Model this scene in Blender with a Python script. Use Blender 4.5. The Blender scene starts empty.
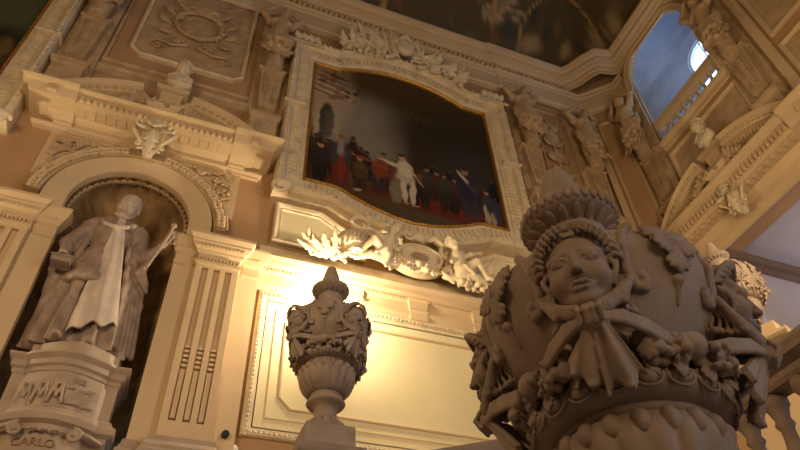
import bpy, bmesh, math, random
import numpy as np
from math import pi, sin, cos, radians
from mathutils import Vector, Matrix

# Lengths below are in "modules" of 0.7 m with the camera at the origin; the last block turns them into metres
# and lifts everything so that the floor lies at z = 0.
S = 0.7
EYE = 1.6
FLOOR = -EYE / S
col = bpy.context.scene.collection
rnd = random.Random(7)

# ------------------------------------------------------------------ materials
def mat(name, c, rough=0.7, var=0.12, scale=6.0, bump=0.15, metal=0.0, spec=0.4, bscale=None, c2=None, sss=0):
    m = bpy.data.materials.new(name); m.use_nodes = True
    nt = m.node_tree; b = nt.nodes['Principled BSDF']
    b.inputs['Roughness'].default_value = rough
    b.inputs['Metallic'].default_value = metal
    b.inputs['Specular IOR Level'].default_value = spec
    tc = nt.nodes.new('ShaderNodeTexCoord')
    n = nt.nodes.new('ShaderNodeTexNoise'); n.inputs['Scale'].default_value = scale; n.inputs['Detail'].default_value = 6
    nt.links.new(tc.outputs['Object'], n.inputs['Vector'])
    r = nt.nodes.new('ShaderNodeValToRGB')
    d = c2 if c2 else tuple(x * (1 - var * 2) for x in c)
    r.color_ramp.elements[0].position = 0.32; r.color_ramp.elements[0].color = (*d, 1)
    r.color_ramp.elements[1].position = 0.62; r.color_ramp.elements[1].color = (*c, 1)
    nt.links.new(n.outputs['Fac'], r.inputs['Fac']); nt.links.new(r.outputs['Color'], b.inputs['Base Color'])
    if bump:
        n2 = nt.nodes.new('ShaderNodeTexNoise'); n2.inputs['Scale'].default_value = bscale or scale * 7; n2.inputs['Detail'].default_value = 5
        nt.links.new(tc.outputs['Object'], n2.inputs['Vector'])
        bp = nt.nodes.new('ShaderNodeBump'); bp.inputs['Strength'].default_value = bump; bp.inputs['Distance'].default_value = 0.02
        nt.links.new(n2.outputs['Fac'], bp.inputs['Height']); nt.links.new(bp.outputs['Normal'], b.inputs['Normal'])
    return m
M = dict(
    wall=mat('plaster_ochre', (.48, .30, .16), .85, .08, 1.2, .1),
    ivory=mat('plaster_ivory', (.64, .49, .31), .75, .06, 1.5, .1),
    cream=mat('plaster_cream', (.76, .68, .44), .8, .05, 1.0, .06),
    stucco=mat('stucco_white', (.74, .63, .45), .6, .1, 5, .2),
    stuccod=mat('stucco_tan', (.54, .39, .24), .75, .15, 4, .3),  # darker, browner stucco
    marble=mat('statue_marble', (.38, .29, .24), .5, .2, 5, .15, c2=(.24, .175, .14)),
    marble_lit=mat('statue_marble_lit', (.58, .49, .43), .5, .1, 5, .1),  # paler copy of the statue marble, light on head and stole painted in
    urn=mat('urn_stone', (.36, .28, .225), .6, .2, 9, .12, c2=(.26, .20, .16), bscale=160),
    gold=mat('gilding', (.62, .36, .08), .42, .2, 20, .2, metal=.85),
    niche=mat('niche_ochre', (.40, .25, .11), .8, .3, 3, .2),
    ped=mat('pedestal_marble', (.43, .335, .265), .5, .1, 4, .1),
    grey=mat('passage_plaster', (.60, .56, .60), .85, .05, 1, .05),
    timber=mat('brown_stone', (.24, .16, .12), .7, .1, 3, .1),
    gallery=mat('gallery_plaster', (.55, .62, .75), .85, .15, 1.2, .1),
    floor=mat('stone_floor', (.40, .34, .28), .4, .15, 2, .05),
    plum=mat('lettering', (.33, .18, .12), .7, .1, 8, 0),
    black=mat('black_plastic', (.02, .02, .02), .4, 0, 5, 0),
    white=mat('white_plastic', (.8, .78, .75), .3, 0, 5, 0),
)
def vcol_mat(name, rough=.45, mottled=.35):
    m = bpy.data.materials.new(name); m.use_nodes = True
    nt = m.node_tree; b = nt.nodes['Principled BSDF']; b.inputs['Roughness'].default_value = rough
    b.inputs['Specular IOR Level'].default_value = .25
    a = nt.nodes.new('ShaderNodeVertexColor'); a.layer_name = 'Col'
    tc = nt.nodes.new('ShaderNodeTexCoord'); n = nt.nodes.new('ShaderNodeTexNoise')
    n.inputs['Scale'].default_value = 6; n.inputs['Detail'].default_value = 8
    nt.links.new(tc.outputs['Object'], n.inputs['Vector'])
    mx = nt.nodes.new('ShaderNodeMix'); mx.data_type = 'RGBA'; mx.blend_type = 'MULTIPLY'; mx.inputs['Factor'].default_value = mottled
    nt.links.new(a.outputs['Color'], mx.inputs['A']); nt.links.new(n.outputs['Color'], mx.inputs['B'])
    nt.links.new(mx.outputs['Result'], b.inputs['Base Color'])
    return m
M['oil'] = vcol_mat('oil_paint'); M['fresco'] = vcol_mat('fresco_paint', .9, .5)
for mm, sc in ((M['oil'], 9),): mm.node_tree.nodes['Noise Texture'].inputs['Scale'].default_value = sc
def glow(name, c, s):
    m = bpy.data.materials.new(name); m.use_nodes = True; b = m.node_tree.nodes['Principled BSDF']
    b.inputs['Emission Color'].default_value = (*c, 1); b.inputs['Emission Strength'].default_value = s
    b.inputs['Base Color'].default_value = (*c, 1); return m

# ------------------------------------------------------------------ object helpers
def link(name, me, m, parent=None, loc=(0, 0, 0), rz=0.0, smooth=False):
    if m and not me.materials: me.materials.append(M[m] if isinstance(m, str) else m)
    if smooth: me.polygons.foreach_set('use_smooth', [True] * len(me.polygons))
    o = bpy.data.objects.new(name, me); col.objects.link(o)
    o.location = loc; o.rotation_euler = (0, 0, rz)
    if parent: o.parent = parent
    return o
def obj(name, bm, m, parent=None, loc=(0, 0, 0), rz=0.0, smooth=False, normals=True):
    if normals: bmesh.ops.recalc_face_normals(bm, faces=bm.faces)
    me = bpy.data.meshes.new(name); bm.to_mesh(me); bm.free()
    return link(name, me, m, parent, loc, rz, smooth)
def tag(o, label, cat, group=None):
    o['label'] = label; o['category'] = cat
    if group: o['group'] = group
    return o
def thing(name, label, cat, loc=(0, 0, 0), rz=0.0, group=None):
    o = bpy.data.objects.new(name, None); col.objects.link(o); o.empty_display_size = .1
    o.location = loc; o.rotation_euler = (0, 0, rz)
    return tag(o, label, cat, group)
def struct(o):
    o['kind'] = 'structure'; return o
def copy_tree(o, parent=None):
    c = o.copy(); col.objects.link(c); c.parent = parent
    for ch in list(o.children): copy_tree(ch, c)
    return c
def BM(): return bmesh.new()
def poly(bm, pts):
    return bm.faces.new([bm.verts.new(p) for p in pts])
def box(bm, x0, x1, y0, y1, z0, z1, taper=0.0):
    vs = [bm.verts.new((x, y, z)) for z, t in ((z0, taper), (z1, 0)) for x, y in ((x0 + t, y0), (x1 - t, y0), (x1 - t, y1), (x0 + t, y1))]
    for f in ((0, 3, 2, 1), (4, 5, 6, 7), (0, 1, 5, 4), (1, 2, 6, 5), (2, 3, 7, 6), (3, 0, 4, 7)):
        bm.faces.new([vs[i] for i in f])
def lathe(bm, prof, n=64, c=(0, 0), caps=True):
    rings = []
    for r, z in prof:
        rings.append([bm.verts.new((c[0] + r * cos(2 * pi * k / n), c[1] + r * sin(2 * pi * k / n), z)) for k in range(n)])
    for a, b in zip(rings, rings[1:]):
        for k in range(n): bm.faces.new((a[k], a[(k + 1) % n], b[(k + 1) % n], b[k]))
    if caps:
        bm.faces.new(rings[0][::-1]); bm.faces.new(rings[-1])
def course(bm, x0, x1, prof, back=0.0, base=0.0, ml=1, mr=1):
    """straight moulding on a wall: prof = [(d, z)...] from bottom to top, mitred returns at both ends"""
    L = [bm.verts.new((x0 - d * ml, -(d + base), z)) for d, z in prof]
    Rr = [bm.verts.new((x1 + d * mr, -(d + base), z)) for d, z in prof]
    LB = [bm.verts.new((x0 - d * ml, back, z)) for d, z in prof]
    RB = [bm.verts.new((x1 + d * mr, back, z)) for d, z in prof]
    for i in range(len(prof) - 1):
        bm.faces.new((L[i], Rr[i], Rr[i + 1], L[i + 1]))
        bm.faces.new((LB[i], L[i], L[i + 1], LB[i + 1]))
        bm.faces.new((Rr[i], RB[i], RB[i + 1], Rr[i + 1]))
    bm.faces.new((L[-1], Rr[-1], RB[-1], LB[-1])); bm.faces.new((L[0], LB[0], RB[0], Rr[0]))
def dentils(bm, x0, x1, d0, d1, z0, z1, pitch=.1, fill=.55):
    n = max(1, int((x1 - x0) / pitch)); p = (x1 - x0) / n
    for k in range(n):
        a = x0 + p * (k + (1 - fill) / 2); box(bm, a, a + p * fill, -d1, -d0, z0, z1)
def offset_path(path, closed, off):
    out = []; n = len(path)
    for i, p in enumerate(path):
        p = Vector(p)
        a = Vector(path[i - 1]) if (i > 0 or closed) else None
        b = Vector(path[(i + 1) % n]) if (i < n - 1 or closed) else None
        d1 = (p - a).normalized() if a is not None else None
        d2 = (b - p).normalized() if b is not None else None
        if d1 is None: d1 = d2
        if d2 is None: d2 = d1
        n1 = Vector((d1.y, -d1.x)); n2 = Vector((d2.y, -d2.x))
        m = (n1 + n2); m = m / max(.35, m.dot(n1)) if m.length > 1e-6 else n1
        out.append(p + m * off)
    return out
def sweep(bm, path, prof, closed=False, plane='xz', caps=True):
    """sweep a profile [(n, h)...] along a 2D path; n is the offset to the right of travel, h the height off the plane"""
    rings = []
    for nn, h in prof:
        pts = offset_path(path, closed, nn)
        rings.append([bm.verts.new((q.x, -h, q.y) if plane == 'xz' else (q.x, q.y, h)) for q in pts])
    m = len(path)
    for a, b in zip(rings, rings[1:]):
        for k in range(m if closed else m - 1):
            bm.faces.new((a[k], a[(k + 1) % m], b[(k + 1) % m], b[k]))
    if not closed and caps:
        bm.faces.new([r[0] for r in rings]); bm.faces.new([r[-1] for r in rings][::-1])
def arc(cx, cz, r, a0, a1, n, rz=None):
    rz = rz or r
    return [(cx + r * cos(radians(a0 + (a1 - a0) * k / n)), cz + rz * sin(radians(a0 + (a1 - a0) * k / n))) for k in range(n + 1)]
def along(path, pitch, closed=False):
    """points and tangents at even pitch on a polyline"""
    pts = [Vector(p) for p in path] + ([Vector(path[0])] if closed else [])
    out = []; d = pitch / 2
    for a, b in zip(pts, pts[1:]):
        L = (b - a).length; t = (b - a).normalized()
        while d <= L: out.append((a + t * d, t)); d += pitch
        d -= L
    return out
def studs(bm, path, off, pitch, w, l, d0, d1, closed=False):
    """little blocks on a frame, w along the path, l across it"""
    for p, t in along(path, pitch, closed):
        n = Vector((t.y, -t.x)); c = p + n * off
        q = [c + t * (w / 2 * sx) + n * (l / 2 * sy) for sx, sy in ((-1, -1), (1, -1), (1, 1), (-1, 1))]
        lo = [bm.verts.new((v.x, -d0, v.y)) for v in q]; hi = [bm.verts.new((c.x + (v.x - c.x) * .7, -d1, c.y + (v.y - c.y) * .85)) for v in q]
        bm.faces.new(hi)
        for i in range(4): bm.faces.new((lo[i], lo[(i + 1) % 4], hi[(i + 1) % 4], hi[i]))
def plate(bm, path, d0, d1):
    lo = [bm.verts.new((x, -d0, z)) for x, z in path]; hi = [bm.verts.new((x, -d1, z)) for x, z in path]
    bm.faces.new(hi)
    for i in range(len(path)): bm.faces.new((lo[i], lo[(i + 1) % len(path)], hi[(i + 1) % len(path)], hi[i]))

# ------------------------------------------------------------------ sculpting: signed distances turned into a mesh
class Clay:
    def __init__(s, lo, hi, h):
        s.h = h; s.lo = np.array(lo, float); n = np.maximum(4, np.ceil((np.array(hi) - s.lo) / h).astype(int) + 1)
        s.ax = [(s.lo[i] + h * np.arange(n[i])).astype(np.float32) for i in range(3)]
        s.D = np.full(tuple(n), 9.0, np.float32)
    def _sl(s, lo, hi, m):
        r = []
        for i in range(3):
            a = int(np.floor((lo[i] - m - s.lo[i]) / s.h)); b = int(np.ceil((hi[i] + m - s.lo[i]) / s.h)) + 1
            a = max(a, 0); b = min(b, s.D.shape[i])
            if b <= a: return None
            r.append(slice(a, b))
        return tuple(r)
    def _g(s, sl): return s.ax[0][sl[0]][:, None, None], s.ax[1][sl[1]][None, :, None], s.ax[2][sl[2]][None, None, :]
    def put(s, fn, lo, hi, k=.02, cut=False):
        sl = s._sl(lo, hi, k + 4 * s.h)
        if sl is None: return
        X, Y, Z = s._g(sl); d = fn(X, Y, Z); o = s.D[sl]
        if cut: d = -d; hh = np.clip(.5 + .5 * (d - o) / k, 0, 1); s.D[sl] = o + (d - o) * hh + k * hh * (1 - hh)
        else: hh = np.clip(.5 + .5 * (o - d) / k, 0, 1); s.D[sl] = o + (d - o) * hh - k * hh * (1 - hh)
    def cap(s, a, b, r1, r2=None, k=.02, cut=False):
        r2 = r1 if r2 is None else r2; a = np.array(a, float); b = np.array(b, float); ba = b - a; L = max(1e-9, float(ba @ ba)); R = max(r1, r2)
        def f(X, Y, Z):
            px, py, pz = X - a[0], Y - a[1], Z - a[2]
            t = np.clip((px * ba[0] + py * ba[1] + pz * ba[2]) / L, 0, 1)
            return np.sqrt((px - t * ba[0]) ** 2 + (py - t * ba[1]) ** 2 + (pz - t * ba[2]) ** 2) - (r1 + (r2 - r1) * t)
        s.put(f, np.minimum(a, b) - R, np.maximum(a, b) + R, k, cut); return s
    def line(s, pts, r1, r2=None, k=.02, cut=False):
        r2 = r1 if r2 is None else r2; n = len(pts) - 1
        for i in range(n): s.cap(pts[i], pts[i + 1], r1 + (r2 - r1) * i / n, r1 + (r2 - r1) * (i + 1) / n, k, cut)
        return s
    def ell(s, c, r, rot=None, k=.02, cut=False):
        c = np.array(c, float); r = np.array(r, float) * np.ones(3); Rm = np.array(Matrix(rot)) if rot is not None else np.eye(3); R = r.max() if rot is not None else r
        def f(X, Y, Z):
            p = (X - c[0], Y - c[1], Z - c[2])
            q = [(p[0] * Rm[0, i] + p[1] * Rm[1, i] + p[2] * Rm[2, i]) for i in range(3)]
            k0 = np.sqrt(sum((q[i] / r[i]) ** 2 for i in range(3))); k1 = np.sqrt(sum((q[i] / r[i] ** 2) ** 2 for i in range(3)))
            return np.where(k1 > 1e-6, k0 * (k0 - 1) / np.maximum(k1, 1e-6), -r.min())
        s.put(f, c - R, c + R, k, cut); return s
    def warp(s, fn, lo, hi):
        sl = s._sl(lo, hi, 0)
        if sl: X, Y, Z = s._g(sl); s.D[sl] += fn(X, Y, Z).astype(np.float32)
        return s
    def mesh(s, name, clip_back=None):
        D = s.D
        if clip_back is not None:
            Y = s.ax[1][None, :, None]; D = np.maximum(D, Y - clip_back)
        D = D.copy(); D[0], D[-1] = 9, 9; D[:, 0] = 9; D[:, -1] = 9; D[:, :, 0] = 9; D[:, :, -1] = 9
        I = D < 0; nx, ny, nz = D.shape
        c = lambda A, x, y, z: A[x:nx - 1 + x, y:ny - 1 + y, z:nz - 1 + z]
        cnt = sum(c(I, x, y, z).astype(np.int8) for x in (0, 1) for y in (0, 1) for z in (0, 1))
        act = (cnt > 0) & (cnt < 8); idx = np.full(act.shape, -1, np.int64); cells = np.argwhere(act); idx[act] = np.arange(len(cells))
        P = np.zeros((len(cells), 3)); W = np.zeros(len(cells))
        cor = [(x, y, z) for x in (0, 1) for y in (0, 1) for z in (0, 1)]
        for a in cor:
            for ax in range(3):
                if a[ax]: continue
                b = list(a); b[ax] = 1
                va = D[cells[:, 0] + a[0], cells[:, 1] + a[1], cells[:, 2] + a[2]]; vb = D[cells[:, 0] + b[0], cells[:, 1] + b[1], cells[:, 2] + b[2]]
                m = (va < 0) != (vb < 0); t = np.where(m, va / np.where(m, va - vb, 1), 0); t = np.clip(t, 0, 1)
                for i in range(3): P[:, i] += m * (a[i] + (t if i == ax else 0))
                W += m
        P = (P / W[:, None] + cells) * s.h + s.lo
        F = []
        for ax in range(3):
            o1, o2 = [(1, 2), (2, 0), (0, 1)][ax]
            A = np.moveaxis(I, ax, 0)
            m = np.moveaxis(A[:-1] != A[1:], 0, ax); e = np.argwhere(m)
            e = e[(e[:, o1] > 0) & (e[:, o2] > 0)]
            def cell(d1, d2):
                q = e.copy(); q[:, o1] -= d1; q[:, o2] -= d2; return idx[q[:, 0], q[:, 1], q[:, 2]]
            q = np.stack([cell(1, 1), cell(0, 1), cell(0, 0), cell(1, 0)], 1)
            ins = I[e[:, 0], e[:, 1], e[:, 2]]; q[~ins] = q[~ins][:, ::-1]; F.append(q)
        F = np.concatenate(F); F = F[(F >= 0).all(1)]
        a, b, cc = P[F[:, 0]], P[F[:, 1]], P[F[:, 2]]
        if (np.cross(b - a, cc - a) * a).sum() < 0 and (np.cross(b - a, cc - a) * (a - P.mean(0))).sum() < 0: F = F[:, ::-1]
        me = bpy.data.meshes.new(name); me.vertices.add(len(P)); me.vertices.foreach_set('co', P.ravel())
        me.loops.add(len(F) * 4); me.loops.foreach_set('vertex_index', F.ravel().astype(np.int32))
        me.polygons.add(len(F)); me.polygons.foreach_set('loop_start', np.arange(0, len(F) * 4, 4, dtype=np.int32))
        me.polygons.foreach_set('use_smooth', np.ones(len(F), bool)); me.update(calc_edges=True)
        return me
def mirrored(me):
    m = me.copy(); co = np.empty(len(m.vertices) * 3); m.vertices.foreach_get('co', co); co[::3] *= -1; m.vertices.foreach_set('co', co)
    m.flip_normals(); return m
def rotm(ax, ang, ay=0, az=0):
    return (Matrix.Rotation(az, 3, 'Z') @ Matrix.Rotation(ay, 3, 'Y') @ Matrix.Rotation(ax, 3, 'X'))

class Pose:
    """places prims given in a local frame into a Clay (uniform scale, rotation, move)"""
    def __init__(s, c, o=(0, 0, 0), sc=1.0, R=None):
        s.c = c; s.o = Vector(o); s.s = sc; s.R = R or Matrix.Identity(3)
    def p(s, v): return tuple(s.o + s.R @ (Vector(v) * s.s))
    def cap(s, a, b, r1, r2=None, k=.02, cut=False): s.c.cap(s.p(a), s.p(b), r1 * s.s, (r1 if r2 is None else r2) * s.s, k * s.s, cut)
    def line(s, pts, r1, r2=None, k=.02, cut=False): s.c.line([s.p(q) for q in pts], r1 * s.s, (r1 if r2 is None else r2) * s.s, k * s.s, cut)
    def ell(s, c, r, rot=None, k=.02, cut=False):
        r = np.array(r, float) * np.ones(3); s.c.ell(s.p(c), r * s.s, (s.R @ (rot or Matrix.Identity(3))), k * s.s, cut)

def sculpt_head(P, female=True, beard=False, neck=True, chubby=0.0):
    """chin at z=0, crown at z=1, facing -y"""
    P.ell((0, .08, .62), (.35, .42, .38), k=.01)
    P.ell((0, -.08, .42), (.30, .32, .40), k=.08)
    for s in (-1, 1):
        P.cap((s * .20, .0, .26), (s * .05, -.26, .09), .11, .09, k=.1)
        P.ell((s * .17, -.25, .33), .105 + chubby, k=.08)
        P.cap((s * .24, -.27, .585), (s * .07, -.365, .59), .03, .028, k=.06)
        P.ell((s * .14, -.445, .505), (.085, .09, .055), k=.05, cut=True)
        P.ell((s * .142, -.325, .50), (.08, .072, .052), k=.012)
        P.line([(s * .22, -.33, .50), (s * .17, -.385, .535), (s * .10, -.395, .525), (s * .06, -.375, .495)], .018, .014, k=.015)
        P.line([(s * .22, -.33, .49), (s * .15, -.375, .462), (s * .07, -.37, .485)], .013, .011, k=.012)
        P.ell((s * .038, -.425, .338), .030, k=.025)
        P.ell((s * .032, -.445, .312), (.014, .018, .012), k=.01, cut=True)
        P.ell((s * .33, .03, .48), (.05, .09, .11), k=.03)
    P.ell((0, -.31, .085), (.10, .08, .075), k=.06)
    P.cap((0, -.365, .57), (0, -.450, .37), .030, .034, k=.035)
    P.ell((0, -.462, .352), .036, k=.025)
    P.line([(-.11, -.35, .205), (-.05, -.405, .232), (0, -.415, .222), (.05, -.405, .232), (.11, -.35, .205)], .018, k=.02)
    P.line([(-.09, -.355, .18), (-.04, -.40, .162), (.04, -.40, .162), (.09, -.355, .18)], .024, k=.02)
    P.line([(-.12, -.38, .195), (-.05, -.435, .198), (0, -.44, .192), (.05, -.435, .198), (.12, -.38, .195)], .008, k=.012, cut=True)
    if neck: P.cap((0, .05, .2), (0, .12, -.35), .20, .22, k=.08)
    if beard:
        r = random.Random(3)
        for i in range(26):
            x = r.uniform(-.24, .24); z = .22 - abs(x) * .1
            P.line([(x, -.26 + abs(x) * .5, z), (x * .9, -.34 + abs(x) * .4, z - .12), (x * .6, -.30, z - .24 + abs(x) * .4)], .04, .02, k=.02)
        for s in (-1, 1): P.line([(0, -.46, .275), (s * .1, -.41, .26), (s * .2, -.33, .17)], .03, .02, k=.02)
def hair_waves(P, seed=1, long=True, n=9):
    """centre-parted wavy hair: locks leave the hairline, roll outwards and back, and fall beside the cheeks"""
    r = random.Random(seed)
    P.ell((0, .10, .64), (.37, .42, .375), k=.02)
    for s in (-1, 1):
        for row in range(2):
            for i in range(10):
                t = i / 9 + .05 * row; a = t * 1.75
                hx = .02 + .30 * sin(min(a, 1.6)); hz = .60 + .27 * cos(a) - .05 * row; hy = -.355 + .19 * t * t + .03 * row
                dx = .07 + .05 * t; dz = .05 * cos(a * .9)
                pts = [(s * hx, hy, hz), (s * (hx + dx * .35), hy - .015, hz + dz * .8 + .02), (s * (hx + dx * .75), hy + .03, hz + dz * 1.05), (s * (hx + dx), hy + .08, hz + dz * .6 - .03), (s * (hx + dx * .95), hy + .10, hz + dz * .2 - .09)]
                P.line([(x, y + row * .11, z + row * .02) for x, y, z in pts], .026, .020, k=.006)
        for i in range(5):
            a = i * 1.0; pts = [(s * (.10 + .09 * i), -.05 + .03 * i, .99 - .035 * i * i * .5), (s * (.16 + .09 * i), .12, 1.0 - .03 * i * i * .5), (s * (.2 + .08 * i), .3, .95 - .04 * i * i * .4)]
            P.line(pts, .04, .04, k=.01)
        if long:
            for i in range(8):
                x0 = .320 + .010 * i; y0 = -.20 + .055 * i; pts = []
                for j in range(9): pts.append((s * (x0 + .035 * sin(j * 1.15 + i * 1.3)), y0 + .025 * cos(j * 1.15 + i), .50 - j * .062))
                P.line(pts, .028, .018, k=.006); P.ell((pts[-1][0] * .96, pts[-1][1] - .02, pts[-1][2]), .04, k=.01)
def curls(P, n=40, seed=2, r0=.42):
    r = random.Random(seed)
    for i in range(n):
        a = r.uniform(0, 2 * pi); b = r.uniform(.15, 1.35)
        v = Vector((cos(a) * cos(b), sin(a) * cos(b) * 1.1, sin(b))) * r0 * .9
        if v.y < -.2 and v.z < .2: continue
        P.ell((v.x, v.y + .1, v.z + .60), r.uniform(.06, .10), k=.02)
def hand(P, wrist, d, up, side=1):
    """palm, four fingers and thumb; d = pointing direction, up = back of hand"""
    d = Vector(d).normalized(); up = Vector(up).normalized(); sd = d.cross(up).normalized() * side; w = Vector(wrist)
    for f, (o, l) in enumerate(((-.36, .85), (-.12, 1.0), (.12, .95), (.36, .75))):
        k0 = w + d * .5 + sd * o * .5; k1 = k0 + d * .32 * l - up * .06; k2 = k1 + d * .12 * l - up * .22
        yield (w + sd * o * .3, k0, .13, .12); yield (k0, k1, .085, .08); yield (k1, k2, .08, .06)
    t0 = w + d * .15 - sd * .22; t1 = t0 - sd * .2 + d * .22 - up * .08; t2 = t1 + d * .2 - up * .12
    yield (t0, t1, .1, .09); yield (t1, t2, .085, .065)
def add_hand(c, wrist, d, up, size, side=1, k=.006):
    for a, b, r1, r2 in hand(None, (0, 0, 0), d, up, side):
        c.cap(tuple(Vector(wrist) + a * size), tuple(Vector(wrist) + b * size), r1 * size, r2 * size, k)
def leaf(c, base, tip, w, bend=(0, 0, 0), k=.01, ribs=True):
    a = Vector(base); b = Vector(tip); bn = Vector(bend); d = (b - a).normalized()
    s = d.cross(Vector((0, 1, 0))); s = s.normalized() if s.length > .01 else Vector((1, 0, 0))
    n = d.cross(s).normalized(); L = (b - a).length; m = (a + b) / 2 + bn * .8
    Rm = Matrix((d, s, n)).transposed(); w = max(w, c.h * 3.2)
    c.ell(tuple(m), (L * .55, w * .62, max(w * .34, c.h * 1.3)), Rm, k)
    for sg in (-1, 1):
        for f, q in ((.25, 1.0), (.55, .75)):
            dd = (d + s * sg * 1.1).normalized(); ss = dd.cross(n).normalized(); p = a + (b - a) * f + bn * .8 + dd * w * q * .8
            c.ell(tuple(p), (w * q * .85, w * .3 + c.h * .3, max(w * .26, c.h * 1.2)), Matrix((dd, ss, n)).transposed(), k)
    c.cap(tuple(a + (b - a) * .1 - n * 0), tuple(a + (b - a) * .85), w * .14, w * .08, k)
def volute(c, cx, cz, r, y, turns=1.6, a0=0.0, sgn=1, th=None, k=.01):
    th = th or r * .24; pts = []
    n = int(14 * turns)
    for i in range(n + 1):
        t = i / n; rr = r * (1 - .82 * t); a = a0 + sgn * t * turns * 2 * pi
        pts.append((cx + rr * cos(a), y - r * .25 * t, cz + rr * sin(a)))
    c.line(pts, th, th * .6, k); c.ell((cx, y - r * .3, cz), r * .26, k=k)
def berries(c, ctr, spread, n, r0, seed, k=.006):
    r = random.Random(seed)
    for i in range(n):
        c.ell((ctr[0] + r.uniform(-1, 1) * spread[0], ctr[1] + r.uniform(-1, 1) * spread[1], ctr[2] + r.uniform(-1, 1) * spread[2]), r0 * r.uniform(.6, 1.25), k=k)

# ------------------------------------------------------------------ frames: bay coordinates are x along the wall, -y out of it, z up
FR = Matrix.Identity(4); BASE = {}
def frame(x, y, deg=0):
    global FR; FR = Matrix.Translation((x, y, 0)) @ Matrix.Rotation(radians(deg), 4, 'Z')
def frz(): return FR.to_euler().z
def T(name, label, cat, base, group=None):
    o = thing(name, label, cat, FR @ Vector(base), frz(), group); BASE[o.name] = Vector(base); return o
def part(name, g, m, parent, smooth=False):
    loc = -BASE[parent.name] if parent.name in BASE else Vector((0, 0, 0))
    if isinstance(g, bpy.types.Mesh): return link(name, g, m, parent, loc)
    return obj(name, g, m, parent, loc, smooth=smooth)
def single(name, g, m, label, cat, base, group=None, smooth=False):
    if not isinstance(g, bpy.types.Mesh):
        bmesh.ops.recalc_face_normals(g, faces=g.faces); me = bpy.data.meshes.new(name); g.to_mesh(me); g.free()
    else: me = g
    me.transform(Matrix.Translation(-Vector(base)))
    o = link(name, me, m, None, FR @ Vector(base), frz(), smooth); return tag(o, label, cat, group)
def room(name, g, m, smooth=False):
    return struct(obj(name, g, m, None, FR.to_translation(), frz(), smooth))

AX0, AY, BX, BCY = -9.5, 10.0, 12.2, 7.0      # left end and plane of the back wall, plane of the right wall, middle of its bay
NICHE, PAINT = -1.35, 4.5                     # middles of the niche bay and of the painting bay on the back wall
TOP = 21.2

# ------------------------------------------------------------------ shell
def arch_wall(bm, x0, x1, z0, z1, cx, r, zs, zb, depth, n=28, rz=None, rear=True):
    """wall from x0 to x1 with an arched hole, its reveal going back by depth"""
    A = arc(cx, zs, r, 180, 0, n, rz)
    edge = [(cx - r, zb)] + A + [(cx + r, zb)]
    poly(bm, [(x0, 0, z0), (cx - r, 0, z0), (cx - r, 0, z1), (x0, 0, z1)]); poly(bm, [(cx + r, 0, z0), (x1, 0, z0), (x1, 0, z1), (cx + r, 0, z1)])
    for a, b in zip(A, A[1:]): poly(bm, [(a[0], 0, a[1]), (b[0], 0, b[1]), (b[0], 0, z1), (a[0], 0, z1)])
    if zb > z0: poly(bm, [(cx - r, 0, z0), (cx + r, 0, z0), (cx + r, 0, zb), (cx - r, 0, zb)])
    if depth:
        for a, b in zip(edge, edge[1:]): poly(bm, [(a[0], 0, a[1]), (b[0], 0, b[1]), (b[0], depth, b[1]), (a[0], depth, a[1])])
        poly(bm, [(cx - r, 0, zb), (cx + r, 0, zb), (cx + r, depth, zb), (cx - r, depth, zb)])

frame(0, AY)
bm = BM()
arch_wall(bm, NICHE - 2.9, NICHE + 2.9, FLOOR, TOP, NICHE, 1.10, 9.15, 3.2, 0)
poly(bm, [(AX0, 0, FLOOR), (NICHE - 2.9, 0, FLOOR), (NICHE - 2.9, 0, TOP), (AX0, 0, TOP)])
poly(bm, [(NICHE + 2.9, 0, FLOOR), (BX - .9, 0, FLOOR), (BX - .9, 0, TOP), (NICHE + 2.9, 0, TOP)])
room('wall_back', bm, 'wall')
bm = BM(); poly(bm, [(BX - .9, 0, FLOOR), (BX, -.9, FLOOR), (BX, -.9, TOP), (BX - .9, 0, TOP)]); room('wall_corner', bm, 'wall')
# niche: half round with a fluted shell above
bm = BM(); n = 48; zs, r = 9.15, 1.10; rows = []
for z in (3.2, 5, 7, 8.6, 9.16):
    rows.append([(NICHE - (r + .05) * cos(pi * k / n), 1.02 * (r + .05) * sin(pi * k / n), z) for k in range(n + 1)])
# the ribs of the shell run from its hub at the back to the scalloped rim, like the fingers of a fan
for j in range(15):
    e = j / 14 * (pi / 2); row = []
    for k in range(n + 1):
        a = pi * k / n
        # polar round the rim axis: a = angle of the rib in the wall plane, e = from rim to hub
        row.append((a, e))
    rows.append(row)
vs = []
for i, row in enumerate(rows[:5]): vs.append([bm.verts.new(p) for p in row])
for a, b in zip(vs, vs[1:]):
    for k in range(n): bm.faces.new((a[k], a[k + 1], b[k + 1], b[k]))
N2 = 104; shell = []
for j in range(19):
    e = j / 18 * (pi / 2); row = []
    for k in range(N2 + 1):
        a = pi * k / N2; rib = .075 * abs(sin(a * 13)) * cos(e) ** .4
        rr = (r + .085 - rib) * cos(e)
        row.append(bm.verts.new((NICHE - rr * cos(a), 1.02 * (r + .05) * sin(e), zs - .01 + rr * sin(a))))
    shell.append(row)
for a, b in zip(shell, shell[1:]):
    for k in range(N2): bm.faces.new((a[k], a[k + 1], b[k + 1], b[k]))
room('trim_1', bm, 'niche', smooth=True)

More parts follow.
